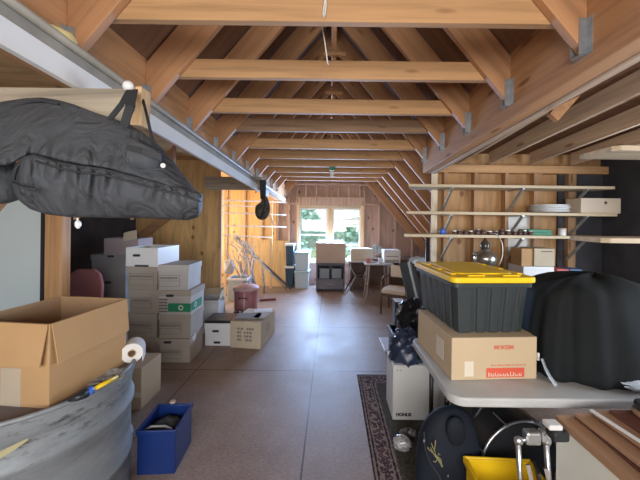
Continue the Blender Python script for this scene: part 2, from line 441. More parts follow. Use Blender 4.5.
def window(n, w, rails):
    x0, x1, z0, z1 = w; f = MB(); t = .035; y0, y1 = YB + .005, YB + .04
    f.box(x0, x0 + t, y0, y1, z0, z1).box(x1 - t, x1, y0, y1, z0, z1).box(x0 + t, x1 - t, y0, y1, z1 - t, z1).box(x0 + t, x1 - t, y0, y1, z0, z0 + t)
    for r in rails: f.box(x0 + t, x1 - t, y0, y1, r - .02, r + .02)
    o = S(n, f, WHITE_PL)
    S('pane', box1(x0 + t, x1 - t, y0 + .015, y0 + .019, z0 + t, z1 - t), GLASS, o)
window('window_1', WL, [1.21]); window('window_2', WR, [1.60, .98])
for n, (x0, x1, y0, y1, z0, z1) in (('window_3', (-3.39, -3.36, 5.6, 7.2, .7, 2.2)), ('window_4', (3.21, 3.24, .6, 2.3, .9, 2.0))):
    f = MB(); t = .05
    f.box(x0, x1, y0, y0 + t, z0, z1).box(x0, x1, y1 - t, y1, z0, z1).box(x0, x1, y0 + t, y1 - t, z0, z0 + t).box(x0, x1, y0 + t, y1 - t, z1 - t, z1).box(x0, x1, (y0 + y1) / 2 - .02, (y0 + y1) / 2 + .02, z0 + t, z1 - t)
    o = S(n, f, WHITE_PL); S('pane', box1((x0 + x1) / 2 - .002, (x0 + x1) / 2 + .002, y0 + t, y1 - t, z0 + t, z1 - t), GLASS, o)
f = MB().box(-1.7, -1.65, YF - .04, YF - .01, .9, 2.3).box(1.65, 1.7, YF - .04, YF - .01, .9, 2.3).box(-1.65, 1.65, YF - .04, YF - .01, .9, .95).box(-1.65, 1.65, YF - .04, YF - .01, 2.25, 2.3)
o = S('window_5', f, WHITE_PL); S('pane', box1(-1.65, 1.65, YF - .027, YF - .023, .95, 2.25), GLASS, o)

# right partition with its studs
PLY_R = ply('shelf_wall_plywood', (.47, .265, .115), 'XZ')
PINE_R = wood('shelf_wall_stud', (.40, .235, .125), 'Z')
wp = S('wall_partition_right', box1(1.2, 3.2, 3.69, 3.72, 0, 2.42), PLY_R)
for x in (1.33, 1.68, 2.04, 2.40, 2.80): S('stud', box1(x - .02 if x < 2.3 else x - .045, x + .02 if x < 2.3 else x + .045, 3.6, 3.69, 0, 2.15), PINE_R, wp)
S('top_plate', box1(1.15, 3.2, 3.58, 3.69, 2.15, 2.235), PINE, wp)
S('panel', box1(2.07, 2.36, 3.675, 3.69, 1.2, 1.68), WHITE, wp)
S('panel', box1(2.68, 3.2, 3.66, 3.685, 0, 2.23), DARKWALL, wp)
# left partition
wq = S('wall_partition_left', box1(-3.35, -1.90, 5.32, 5.34, 0, 2.58), PLY_OR)
S('end_stud', box1(-1.93, -1.875, 5.30, 5.36, 0, 2.3), PINE_V, wq)

# collar ties
for k, y in enumerate(TIE_Y):
    zb, h = TIE_Z[k], .112
    mat = PINE
    if k == 3: h, mat = .125, WEATHER
    xb = .94 + (roof_z(.94, y) - zb) / PITCH + .05; xt = xb - h / PITCH
    me = MB().prism([(-xb, 0), (xb, 0), (xt, h), (-xt, h)], -.038, 0)
    lab = f'{ORD[k]} collar tie counted from the camera, a level pine board under the roof peak'
    if k == 0: lab = 'nearest collar tie, the broad pine board across the top of the photo'
    if k == 3: lab = 'dark weathered collar tie, fourth from the camera'
    if k == 9: lab = 'farthest collar tie, close in front of the window wall'
    tag(me.build('collar_tie', mat, loc=(0, y, zb), bevel=.004), lab, 'beam', 'collar ties under the roof peak')

# rafters (with their steel hangers where they meet the beams)
def rafter(side, y, xend, label, hanger):
    p = [(0, roof_z(0, y)), (side * xend, roof_z(xend, y)), (side * xend, roof_z(xend, y) + RD), (0, roof_z(0, y) + RD)]
    ang = math.atan(PITCH) * side
    # mesh in a frame whose x runs down the slope, so that the grain follows the board
    o = Vector((0, 0, roof_z(0, y))); R = Matrix.Rotation(ang, 3, 'Y') if side > 0 else Matrix.Rotation(PI + ang, 3, 'Y')
    R = Matrix.Rotation(math.atan(PITCH), 3, 'Y') if side > 0 else Matrix.Rotation(PI - math.atan(PITCH), 3, 'Y')
    inv = R.inverted(); q = []
    for x, z in p:
        v = inv @ (Vector((x, 0, z)) - o); q.append((v.x, v.z))
    ob = MB().prism(q, 0, .038).build('rafter', PINE_D, loc=(0, y, roof_z(0, y)), rot=R.to_euler(), bevel=.003)
    tag(ob, label, 'rafter', 'rafters of the main roof')
    if hanger:
        xe_, ze = side * xend, roof_z(xend, y); hm = MB()
        t = .004; x0 = xe_ - side * .036; xs = sorted((x0, xe_ + side * .003))
        hm.box(xs[0], xs[1], y - .003, y + .001, ze - .004, ze + .15).box(xs[0], xs[1], y + .041, y + .045, ze - .004, ze + .15).box(xs[0], xs[1], y - .003, y + .045, ze - .007, ze - .002)
        xf = sorted((xe_ - side * .004, xe_ + side * .002)); hm.box(xf[0], xf[1], y - .03, y + .072, ze - .004, ze + .15)
        h = hm.build('joist_hanger', GALV_H, ob)
        h.matrix_parent_inverse = Matrix.LocRotScale(ob.location, ob.rotation_euler, None).inverted()
    return ob
for k, y in enumerate([.72] + RAF_Y + [7.38]):
    if k == 0: where = 'nearest the camera, in front of the first collar tie'
    elif k <= 10: where = f'meeting the {ORD[k-1]} collar tie'
    else: where = 'against the window wall'
    long_r = y > 3.6
    rafter(1, y, 2.9 if long_r else XBM, f'sloping right roof rafter {where}', not long_r)
    rafter(-1, y, 1.105, f'sloping left roof rafter {where}', True)
tag(box1(-.019, .019, YF, YB, -.02, .24).build('ridge_board', PINE_D, loc=(0, 0, roof_z(0) + .03)), 'ridge board along the roof peak over the rafters', 'beam')
# king struts with little cleats
for k, y in enumerate(TIE_Y[:7]):
    yk = y + .06
    t = T('king_strut', f'thin upright strut with a small cleat above the {ORD[k]} collar tie', 'strut', (0.01, yk, TIE_Z[k] + .11), 0, 'struts under the ridge')
    box1(-.012, .012, 0, .03, 0, .98).build('strut', PINE_D, t); box1(-.07, .07, -.015, 0, .075, .095).build('cleat', PINE, t)

# beams
def tilted(x0, x1, ya, za, yb, zb, h, nm, mat, label, cat, bev=.005):
    m = MB(); v = []
    for y, z in ((ya, za), (yb, zb)):
        for x, dz in ((x0, 0), (x1, 0), (x1, h), (x0, h)): v.append(m.bm.verts.new((x, y, z + dz)))
    for f in ((0, 1, 2, 3), (7, 6, 5, 4), (0, 4, 5, 1), (1, 5, 6, 2), (2, 6, 7, 3), (3, 7, 4, 0)): m.bm.faces.new([v[i] for i in f])
    return tag(m.build(nm, mat, bevel=bev), label, cat)
def zbm(y): return CH + .681 - .036 * y
tilted(XBM, XBM + .09, YF, zbm(YF), 3.58, zbm(3.58), .40, 'beam', PINE_B, 'right roof beam of pale pine carrying rafters in steel hangers', 'beam')
tilted(XBM + .10, XBM + .145, YF, zbm(YF) - .006, 3.56, zbm(3.56) - .006, .05, 'nailer', PINE_Y, 'thin pine strip running along the outer underside of the right roof beam', 'board')
def zbl(y): return CH + .66 - .032 * y
tilted(-1.27, -1.105, YF, zbl(YF), 7.5, zbl(7.5), .42, 'beam', PINE_B, 'left roof beam of brown timber behind the white metal channel', 'beam')
for a, b, lab in (((128, 246), (168, 216), 'dark diagonal brace behind the box stacks, against the plywood partition'), ((104, 226), (132, 205), 'short dark diagonal brace above the back box stack')):
    p, q = at(*a, 5.2), at(*b, 5.2)
    tag(MB().obb(p, q, .04, .13).build('brace', PINE_D), lab, 'brace')
# jack stubs below the beams
for k, y in enumerate((1.45, 1.95, 2.5)):
    x0, x1 = -1.275, -1.62
    ob = MB().prism([(x0, roof_z(x0) - .02), (x1, roof_z(x1) - .02), (x1, roof_z(x1) + .16), (x0, roof_z(x0) + .18)], 0, .038).build('jack_rafter', PINE_D, loc=(0, y, .0))
    tag(ob, f'short sloping rafter stub under the left beam, {ORD[k]} from the camera', 'rafter', 'rafter stubs under the left beam')
for k, (px, py, Y) in enumerate(((572, 88, 2.1),)):
    p = at(580, 86, 2.0); q = at(552, 118, 2.0)
    tag(MB().obb(p, q, .04, .07).build('brace', PINE_B), 'short diagonal brace between the right beam and the dormer joists', 'brace')
# dormer joists
for k, x in enumerate((1.47, 1.83, 2.30, 2.77)):
    m = MB(); z0, z1 = rjz(3.6), rjz(YF)
    v = [m.bm.verts.new(p) for p in ((-.019, 3.575, z0), (.019, 3.575, z0), (.019, 3.575, z0 + .14), (-.019, 3.575, z0 + .14), (-.019, YF, z1), (.019, YF, z1), (.019, YF, z1 + .14), (-.019, YF, z1 + .14))]
    for f in ((0, 1, 2, 3), (7, 6, 5, 4), (0, 4, 5, 1), (1, 5, 6, 2), (2, 6, 7, 3), (3, 7, 4, 0)): m.bm.faces.new([v[i] for i in f])
    tag(m.build('ceiling_joist', PINE_Y, loc=(x, 0, 0), bevel=.004), f'{ORD[k]} ceiling joist to the right of the beam, ending over the shelves', 'joist', 'ceiling joists of the right dormer')
    # lookout blocks above

# cross boards under the left beam
t = T('cross_board', 'pale old board under the left beam, the black gear bag hangs in front', 'board', (0, 1.2, 1.938))
MB().box(-1.65, -.745, 0, .038, 0, .142).build('board', OLDPALE, t, bevel=.004)
box1(-.775, -.733, -.012, .05, -.004, .146).build('end_block', PALE_V, t, bevel=.003)
pg = MB().lathe([(.012, 0), (.02, .01), (.02, .02), (.01, .03)], 14, mat=Matrix.Rotation(PI / 2, 3, 'X')).build('peg', WHITE_PL, t, smooth=True)
pp = at(131, 88, 1.19); pg.location = (pp.x, -.012, pp.z - 1.938)
tag(box1(-1.72, -.93, 0, .04, 0, .175).build('cross_board', GREYWOOD, loc=(0, 4.17, 1.97), bevel=.004), 'grey weathered timber across the far end of the white channel', 'board')

# white metal channel along the left beam
t = T('metal_channel', 'long white and grey metal channel running along the left roof beam', 'channel', (-.992, 0, 0))
def hz(y): return CH + .694 - .040 * y
chl = MB(); lip = MB(); rec = MB()
y0, y1 = .3, 6.65
lip.tube([(.004, y, hz(y)) for y in (y0, 2, 4, y1)], .016, 10)
def strip(m, x0, x1, za, zb, ya, yb):
    v = []
    for y in (ya, yb):
        for x, z in ((x0, hz(y) + za), (x1, hz(y) + za), (x1, hz(y) + zb), (x0, hz(y) + zb)): v.append(m.bm.verts.new((x, y, z)))
    for f in ((0, 1, 2, 3), (7, 6, 5, 4), (0, 4, 5, 1), (1, 5, 6, 2), (2, 6, 7, 3), (3, 7, 4, 0)): m.bm.faces.new([v[i] for i in f])
strip(rec, -.02, -.008, -.06, -.005, y0, y1)
strip(chl, -.02, .004, -.145, -.06, y0, 4.9)
chl.build('face', WHITE_METAL, t); lip.build('lip', GREY_METAL, t, smooth=True)['label'] = 'grey rolled lip'; rec.build('recess', GREY_METAL, t)['label'] = 'grey recess'
# torn foam on the channel
p = at(66, 42, 1.20)
tag(MB().ball((0, 0, 0), .035, .06, .02, 14, 9, lambda v: 1 + .35 * math.sin(7 * v.x + 3) * math.cos(5 * v.y)).build('foam_scrap', FOAM, loc=(-1.01, 1.16, hz(1.16) + .024), smooth=True), 'yellow torn foam scrap stuck on top of the white channel', 'foam')

# bulb and cord
bp = Vector((.01, TIE_Y[6] - .02, TIE_Z[6]))
t = T('ceiling_bulb', 'bare bulb in a green lamp holder under a collar tie', 'light bulb', bp)
MB().lathe([(.05, 0), (.055, -.02), (.03, -.05)], 18).build('holder', GREENP, t, smooth=True)
MB().ball((0, 0, -.095), .034, .034, .05).build('bulb', BULB, t, smooth=True)
p = at(325, -6, 1.225)
cp = [at(325.5, -8, 1.31), at(326, 5, 1.31), at(325, 14, 1.31), at(323.7, 18, 1.31), at(323, 14, 1.31), at(324.5, 3, 1.31), at(326, -8, 1.31)]
tag(MB().tube(cp, .0035, 6).build('pull_cord', WHITE), 'looped white pull cord hanging at the top centre', 'cord')
tag(MB().tube([at(321.5, 24, 1.5), at(324.5, 40, 1.5), at(327.5, 62, 1.5), Vector((at(327.5, 62, 1.5).x, 1.80, TIE_Z[1] + .05))], .003, 6).build('hanging_wire', WHITE), 'thin pale wire hanging behind the nearest collar tie', 'wire')

# ------------------------------------------------------------------ left foreground
# stock tank
TC = Vector((-1.594, 1.637, 0)); TR = .485; TZ = .75
t = T('stock_tank', 'big round galvanised steel tank with a worn dented rim, open carton on top', 'tank', TC)
prof = [(TR - .03, 0)]
for z in (.03, .10): prof.append((TR - .02, z))
for z0 in (.22, .50):
    prof += [(TR - .02, z0), (TR - .004, z0 + .02), (TR - .004, z0 + .04), (TR - .02, z0 + .06)]
prof += [(TR - .015, TZ - .10), (TR - .005, TZ - .07), (TR - .012, TZ - .03), (TR - .005, TZ - .012)]
MB().lathe(prof, 96, caps=False).build('body', TANK, t, smooth=True)
n = 96
MB().tube([(TR * math.cos(2 * PI * i / n), TR * math.sin(2 * PI * i / n), TZ - .006) for i in range(n)], .011, 10, closed=True).build('rim', TANK, t, smooth=True)
MB().lathe([(TR - .02, TZ - .035), (TR - .02, TZ - .022)], 96).build('cover', mottled('tank_cover', (.15, .125, .13), (.20, .17, .17), 4, .8), t)['label'] = 'dull purple-grey cover board'
# straw-coloured scrape on the side
sc = MB(); ang0 = math.atan2(-.35, .40)
vs = []
for i in range(9):
    a = -1.15 + i * .045; w = .013 * math.sin(PI * (i + .3) / 9.2) + .001; r = TR - .0035
    zc = TZ - .165 + i * .0075
    rr = TR - .010
    vs.append((sc.bm.verts.new((rr * math.cos(a), rr * math.sin(a), zc - w)), sc.bm.verts.new((rr * math.cos(a), rr * math.sin(a), zc + w))))
for a, b in zip(vs, vs[1:]): sc.bm.faces.new((a[0], b[0], b[1], a[1]))
sc.build('scrape', base_mat('straw_scrape', (.42, .37, .20), .8)[0], t)['label'] = 'straw-coloured scrape'
CV = TZ - .022

def frame_from(A, B):
    """location, rotation and length of the line from A to B"""
    d = B - A; return A.copy(), math.atan2(d.y, d.x), math.hypot(d.x, d.y)

# open carton on the tank
A = onz(49, 409, CV + .001); Rr = onz(125, 363, CV + .001)
ax = (Rr - A); depth = .45
rz = math.atan2(ax.y, ax.x) - PI / 2
W, D, H = .42, depth, .375
t = T('open_carton', 'large open brown moving carton with flaps folded down, standing on the steel tank', 'box', A, rz)
th = .006
MB().box(-W, -W + th, 0, D, 0, H).box(-th, 0, 0, D, 0, H).box(-W + th, -th, 0, th, 0, H).box(-W + th, -th, D - th, D, 0, H).box(-W + th, -th, th, D - th, 0, .006).build('body', CARD, t)
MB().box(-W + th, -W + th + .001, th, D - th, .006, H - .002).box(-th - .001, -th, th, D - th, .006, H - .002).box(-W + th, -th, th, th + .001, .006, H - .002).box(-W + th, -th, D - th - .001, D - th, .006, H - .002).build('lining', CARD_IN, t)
fl = .18
def flap(pts, nrm):
    m = MB(); nrm = Vector(nrm)
    a = [m.bm.verts.new(Vector(p)) for p in pts]; b = [m.bm.verts.new(Vector(p) + nrm * .005) for p in pts]
    m.bm.faces.new(a); m.bm.faces.new(b[::-1])
    for i in range(4): m.bm.faces.new((a[i], a[(i + 1) % 4], b[(i + 1) % 4], b[i]))
    return m.build('flap', CARD, t)
flap([(.002, .004, H), (.002, D - .004, H), (.022, D - .01, H - fl), (.026, .012, H - fl)], (1, 0, 0))
flap([(-.004, -.002, H), (-W + .004, -.002, H), (-W + .012, -.024, H - fl), (-.014, -.028, H - fl)], (0, -1, 0))
flap([(-.004, D + .002, H), (-W + .004, D + .002, H), (-W + .012, D + .024, H - fl), (-.014, D + .028, H - fl)], (0, 1, 0))
flap([(-W - .002, .004, H), (-W - .002, D - .004, H), (-W - .022, D - .01, H - fl), (-W - .026, .012, H - fl)], (-1, 0, 0))
box1(-.24, -.14, -.0015, 0, .0, .17).build('tape', base_mat('clear_tape', (.50, .42, .32), .3)[0], t)['label'] = 'shiny strip of tape'

# scraper brush and paper on the tank
a1 = onz(92, 390, CV + .045); a2 = onz(117, 377, CV + .045); a0 = onz(70, 402, CV + .02)
t = T('scraper_brush', 'yellow-handled brush with a blue collar lying on the tank rim', 'brush', a0)
L = lambda v: v - a0
MB().tube([L(a1), L(a2)], .010, 10).build('handle', YELLOW, t, smooth=True)
MB().tube([L(a1), L(a1 + (a1 - a2) * .22)], .018, 12).build('collar', BLUE_TOY, t, smooth=True)
MB().tube([L(a1 + (a1 - a2) * .22), L(a1 + (a1 - a2) * .5), L(a0 + Vector((.0, 0, .01)))], .022, 10, .010).build('bristles', BLACK_PL, t, smooth=True)
pc = onz(103, 380, CV + .012)
m = MB()
g = [[m.bm.verts.new((x * .05 - .08, y * .05 - .06, .012 + .012 * math.sin(x * 1.9 + y * 1.3) + .008 * math.cos(y * 2.2))) for x in range(4)] for y in range(4)]
for y in range(3):
    for x in range(3): m.bm.faces.new((g[y][x], g[y][x + 1], g[y + 1][x + 1], g[y + 1][x]))
o = m.build('newspaper', mottled('newsprint', (.22, .22, .22), (.42, .42, .41), 40, .9), loc=pc + Vector((-.015, .03, -.012)), rot=(0, 0, -1.1))
o.modifiers.new('s', 'SOLIDIFY').thickness = .002
tag(o, 'crumpled grey newspaper under the yellow-handled brush', 'paper')

# paper roll
rc = at(133.5, 348, 1.86); rc.z = CV + .060
t = T('paper_roll', 'white paper roll lying on the tank beside the open carton', 'paper roll', rc, math.radians(24))
RX = Matrix.Rotation(PI / 2, 3, 'X')
MB().lathe([(.02, -.055), (.056, -.055), (.056, .055), (.02, .055), (.02, -.055)], 32, mat=RX, caps=False).build('roll', PAPER, t, smooth=False)
MB().lathe([(.019, -.061), (.022, -.061), (.022, .061), (.019, .061), (.019, -.061)], 24, mat=RX, caps=False).build('core', CARD2, t)
box1(.0535, .0565, -.055, .055, -.055, .0).build('loose_sheet', PAPER, t)

# open blue tub
t = T('blue_tub', 'open dark blue plastic tub on the floor beside the steel tank', 'tub', (-1.172, 1.90, 0), math.radians(4))
w, d, h, q = .225, .27, .27, .008
m = MB().box(0, w, 0, q, 0, h).box(0, w, d - q, d, 0, h).box(0, q, q, d - q, 0, h).box(w - q, w, q, d - q, 0, h).box(q, w - q, q, d - q, 0, .01)
m.build('body', BLUE_PL, t, bevel=.003)
MB().box(-.008, w + .008, -.010, 0, h - .02, h + .006).box(-.008, w + .008, d, d + .01, h - .02, h + .006).box(-.010, 0, 0, d, h - .02, h + .006).box(w, w + .010, 0, d, h - .02, h + .006).build('rim', BLUE_PL, t, bevel=.006)
MB().tube([(.01, .05, h - .03), (.06, .05, h - .005), (.14, .06, h - .012), (.2, .05, h - .04)], .007, 8).build('bail_handle', GREY_METAL, t, smooth=True)
tag(MB().ball((0, 0, 0), .085, .10, .05, 20, 12, lambda v: 1 + .12 * math.sin(7 * v.x) * math.cos(6 * v.y)).build('dark_rag', mottled('dark_rag_cloth', (.03, .032, .03), (.06, .06, .055), 8, .9), loc=(-1.07, 2.04, .20), smooth=True), 'dark rag lying inside the open blue tub', 'cloth')
tag(MB().lathe([(.016, 0), (.02, .006), (.016, .016)], 16).build('stopper', base_mat('tan_cap', (.55, .40, .30), .6)[0], loc=(-1.10, 2.185, h + .008)), 'small tan cap resting on the back rim of the blue tub', 'stopper')
# low carton behind the tank
t = T('small_carton', 'small tan carton on the floor behind the steel tank', 'box', (-1.90, 2.55, 0))
box1(0, .355, 0, .3, 0, .34).build('body', CARD2, t, bevel=.004); MB().box(.005, .35, -.002, 0, .10, .14).build('tape', TAPE, t)
# pale blue panel and post
t = T('wood_post', 'bare pine post beside the pale blue board, behind the open carton', 'post', (-2.42, 2.6, 0))
box1(.02, .165, 0, .09, 0, 2.55).build('post', PINE_V, t, bevel=.004)
box1(-.005, .02, -.01, .09, 0, 2.58).build('gap_shade', base_mat('dark_gap_shade', (.02, .018, .025), .8)[0], t)  # dark strip stands in for the shaded gap beside the pale board
tag(box1(-.93, -.012, 0, .05, 0, 2.1).build('panel_board', PALEBLUE, loc=(-2.415, 2.6, 0), bevel=.004), 'smooth pale blue-grey board standing behind the open carton', 'board')
# red padded chair
c0 = at(81, 290, 3.3)
t = T('padded_chair', 'red padded chair, only its rounded back showing behind the open carton', 'chair', (c0.x - .10, 3.25, 0), .1)
MB().prism([(-.17, .5), (.17, .5), (.185, .80), (.16, .93), (.10, .985), (-.08, .99), (-.15, .94), (-.185, .80)], .24, .31).build('backrest', PINKRED, t, bevel=.02, seg=3, smooth=True)
box1(-.22, .22, -.2, .24, .40, .49).build('seat', PINKRED, t, bevel=.03, seg=3)
for x in (-.19, .19):
    for y in (-.17, .27): box1(x - .015, x + .015, y - .015, y + .015, 0, .42 if y < 0 else .55).build('leg', BLACK_STEEL, t)

# ------------------------------------------------------------------ file boxes
def form_print(t, x0, x1, z0, z1, y=-.0012, rows=2, mat=INK_G, cols=0):
    m = MB(); w = .003
    m.box(x0, x1, y, 0, z0, z0 + w).box(x0, x1, y, 0, z1 - w, z1).box(x0, x0 + w, y, 0, z0, z1).box(x1 - w, x1, y, 0, z0, z1)
    for r in range(1, rows): z = z0 + (z1 - z0) * r / rows; m.box(x0, x1, y, 0, z - w / 2, z + w / 2)
    for c in range(1, cols): x = x0 + (x1 - x0) * c / cols; m.box(x - w / 2, x + w / 2, y, 0, z0 + (z1 - z0) / rows, z1)
    zt = z0 + (z1 - z0) * (1 - .5 / rows); x = x0 + .012
    while x < x1 - .02: m.box(x, x + .014, y, 0, zt - .010, zt + .010); x += .021
    m.build('printed_form', mat, t)
def hole(t, x, z, y=-.0015, w=.085, h=.028):
    p = []
    for i in range(16):
        a = 2 * PI * i / 16; p.append((x + (w / 2 - h / 2) * (1 if math.cos(a) > 0 else -1) + h / 2 * math.cos(a), z + h / 2 * math.sin(a)))
    return MB().prism(p, y, .002).build('hand_hole', INK, t)
def filebox(label, loc, rz, w, d, h, mat, lidmat=None, form=None, holes=None, lid=True, group=None, name='file_box'):
    t = T(name, label, 'box', loc, rz, group); e = .006
    if lid:
        box1(e, w - e, e, d - e, 0, h - .004, .004).build('body', mat, t, bevel=.003)
        MB().box(0, w, 0, d, h - .065, h).build('lid', lidmat or mat, t, bevel=.003)
    else:
        m = MB(); q = .005
        m.box(0, w, 0, q, 0, h).box(0, w, d - q, d, 0, h).box(0, q, q, d - q, 0, h).box(w - q, w, q, d - q, 0, h).box(q, w - q, q, d - q, 0, .006)
        m.build('body', mat, t)
    if form: form_print(t, *form)
    if holes:
        for x, z in holes: hole(t, x, z)
    return t
G = 'file boxes stacked by the plywood partition'
A = onz(158, 363); B = onz(191, 362)
loc, rz, w = frame_from(A, B); rz = math.radians(1.5); w = .345; d = .38; h = .262
P = lambda dx, dy, z: Vector((loc.x + dx, loc.y + dy, z))
ta = filebox('bottom box of the front stack by the plywood partition, paper tab sticking out', P(0, 0, 0), rz, w, d, h, BOXB, None, (.03, .25, .05, .14), [(.10, .225)], True, G)
m = MB(); m.prism([(.0, 0), (.10, .02), (.085, -.05), (.04, -.07)], 0, .003); m.build('paper_tab', PAPER, ta, loc=(w + .001, .05, h + .0), rot=(0, 0, PI / 2))
tb = filebox('buff box second from the bottom of the front stack, below the green-banded box', P(-.01, .01, h), rz + .01, w + .01, d, h, BOXB, None, (.02, .25, .05, .17), None, True, G)
tc_ = filebox('white box with a green printed band in the front stack', P(-.01, 0, 2 * h), rz - .015, w + .015, d, .268, BOXW, BOXB, None, [(.13, .21)], True, G)
# print of the green band
MB().box(.11, w + .009, -.001, .005, .035, .125).build('green_band', GREEN_INK, tc_)
MB().box(w + .009, w + .010, .02, d - .08, .035, .13).build('green_band', GREEN_INK, tc_)
m = MB()
for i in range(5): m.box(.014, .10, -.001, .005, .03 + i * .032, .045 + i * .032)
m.build('printed_lines', INK_G, tc_)
m = MB().lathe([(.016, 0), (.028, 0), (.028, .001), (.016, .001)], 24, (.25, -.0015, .08), RX, False); m.build('recycling_ring', WHITE, tc_)
m = MB().lathe([(.018, 0), (.03, 0), (.03, .001), (.018, .001)], 24, (w + .0105, .13, .085), Matrix.Rotation(PI / 2, 3, 'Y'), False); m.build('recycling_ring', WHITE, tc_)
td = filebox('white box topping the front stack, above the green-banded box', P(-.02, 0, 2 * h + .268), rz + .02, w - .01, d + .01, .275, BOXW, None, (.02, .24, .04, .165), None, True, G)
# middle stack
X2 = loc.x - .37
Q = lambda dx, dy, z: Vector((X2 + dx, loc.y + .04 + dy, z))
zz = 0
for i, (lab, mt, fm) in enumerate((('bottom box of the middle stack, partly behind the front stack', BOXB, (.03, .25, .05, .15)), ('second box up in the middle stack of file boxes', BOXB, (.03, .28, .05, .16)),
        ('third box up in the middle stack of file boxes', BOXB, (.04, .26, .06, .17)), ('fourth box up in the middle stack, directly under the open white tray box', BOXB, (.03, .30, .05, .18)))):
    filebox(lab, Q(.01 * (-1) ** i, 0, zz), .01 * (-1) ** i, .345, .38, .262, mt, None, fm, None, True, G); zz += .262
t = filebox('open white box with a dark hand hole on top of the middle stack', Q(.0, -.03, zz), -.06, .36, .42, .205, WHITE_PL, None, None, [(.12, .12)], False, G)
hole(t, .18, .008, w=.16, h=.02)
# back stack
zz = 0
for i, lab in enumerate(('bottom box of the back stack, half hidden behind the open carton', 'second box of the back stack, level with the red chair back', 'third box of the back stack, next below its two uppermost boxes', 'fourth box of the back stack, directly under the mauve box')):
    filebox(lab, (-2.98, 3.85, zz), 0, .44, .36, .285 if i < 3 else .26, BOXG, None, None, [(.22, .20)] if i < 3 else [(.25, .24)], True, G); zz += .285 if i < 3 else .26
t = filebox('mauve-grey box with a torn raised flap, topmost of the back stack', (-2.83, 3.87, zz), .03, .42, .33, .20, mottled('mauve_box', (.34, .27, .27), (.40, .32, .32), 3, .8), None, None, None, False, G)
m = MB().prism([(.24, .17), (.40, .20), (.40, .31), (.30, .29), (.24, .27)], -.004, 0); m.build('torn_flap', CARD_P, t)
# box with rising flaps behind
A = at(206, 318, 4.25); A.z = 0
t = filebox('open white carton with raised tan flaps behind the front stack', (A.x - .20, 4.25, 0), .1, .36, .36, .45, BOXW, None, None, None, False)
m = MB().prism([(0, 0), (.30, 0), (.34, .20), (.10, .12)], 0, .004); m.build('flap', CARD2, t, loc=(.36, .0, .45), rot=(0, .25, PI / 2))
m = MB().prism([(0, 0), (.36, 0), (.34, .1), (.04, .09)], 0, .004); m.build('flap', CARD2, t, loc=(0, .36, .45))
# white low box with binder
A = onz(204, 346); B = onz(231, 346)
loc, rz, w = frame_from(A, B)
t = filebox('low white file box with two hand holes, by the long printed carton', loc, 0, w, .38, .28, WHITE_PL, None, None, [(.14, .185), (.16, .045)], True)
MB().box(-.02, w, -.02, .30, 0, .035).build('binder', BLACK_PL, None, bevel=.006, loc=loc + Vector((.02, .02, .282)))
tag(bpy.data.objects['binder'], 'dark grey binder lying on the low white file box', 'binder')
# long printed carton
A = onz(230, 347.5); B = onz(260.5, 349.5); Cc = onz(276, 333.6)
loc, rz, w = frame_from(A, B)
t = T('long_carton', 'long tan carton with black printed rows, lying in the middle floor', 'box', loc, rz)
Hh = .325; dd = .56
box1(0, w, 0, dd, 0, Hh).build('body', CARD_P, t, bevel=.004)
m = MB()
for r in range(4):
    z = .225 - r * .045
    segs = [(.09, .11), (.115, .125), (.135, .165), (.21, .235), (.24, .27), (.275, .30)] if r == 0 else [(.09, .115), (.12, .14), (.165 + .01 * r, .185 + .01 * r), (.21, .235), (.245, .275)]
    for a, b in segs: m.box(a * w / .39, b * w / .39, -.0012, .004, z, z + .026)
m.build('printed_rows', INK_G, t)
m = MB().box(w - .001, w + .0012, .20, .36, .12, .24); m.build('side_label', mottled('faded_label', (.40, .33, .25), (.46, .38, .29), 10, .8), t)
MB().box(w * .48, w * .52, -.0008, dd, Hh - .001, Hh + .001).build('tape', TAPE, t)
rng = random.Random(3)
for i, (lab, dx, dy, w_, d_, rr, mt) in enumerate((('white folded paper at the back of the long printed carton', .16, .36, .24, .17, .3, PAPER), ('grey flat folder along the front of the long printed carton', .03, .05, .30, .22, .15, base_mat('grey_card', (.22, .2, .19), .8)[0]), ('pale sheet hanging over the right of the long printed carton', .23, .12, .16, .24, -.1, BOXB))):
    mw = Matrix.Rotation(rz, 4, 'Z') @ Vector((dx, dy, Hh + .003 + .006 * i))
    tag(box1(0, w_, 0, d_, 0, .005 + .006 * (i == 1)).build('paper_sheet', mt, loc=loc + mw, rot=(.0, 0, rz + rr)), lab, 'paper')

# red metal can
t = T('metal_can', 'dusty red lidded metal can standing behind the long printed carton', 'can', (-1.41, 5.2, 0))
MB().lathe([(.17, 0), (.185, .02), (.185, .10), (.192, .115), (.185, .13), (.19, .40), (.20, .41), (.195, .42)], 40).build('body', RED_METAL, t, smooth=True)
MB().lathe([(.212, .40), (.214, .435), (.20, .45), (.10, .49), (.02, .50)], 40).build('lid', mottled('dusty_lid', (.46, .27, .26), (.56, .37, .36), 6, .6), t, smooth=True)
MB().tube([(-.05, 0, .495), (-.045, 0, .525), (.045, 0, .525), (.05, 0, .495)], .008, 8).build('lid_handle', BLACK_STEEL, t, smooth=True)
MB().tube([(-.07, -.188, .27), (-.06, -.205, .30), (.06, -.205, .30), (.07, -.188, .27)], .007, 8).build('side_handle', BLACK_STEEL, t, smooth=True)
MB().box(.015, .03, -.196, -.17, .02, .38).build('drip', base_mat('pale_drip', (.6, .45, .42), .7)[0], t)['label'] = 'pale drip down the front'

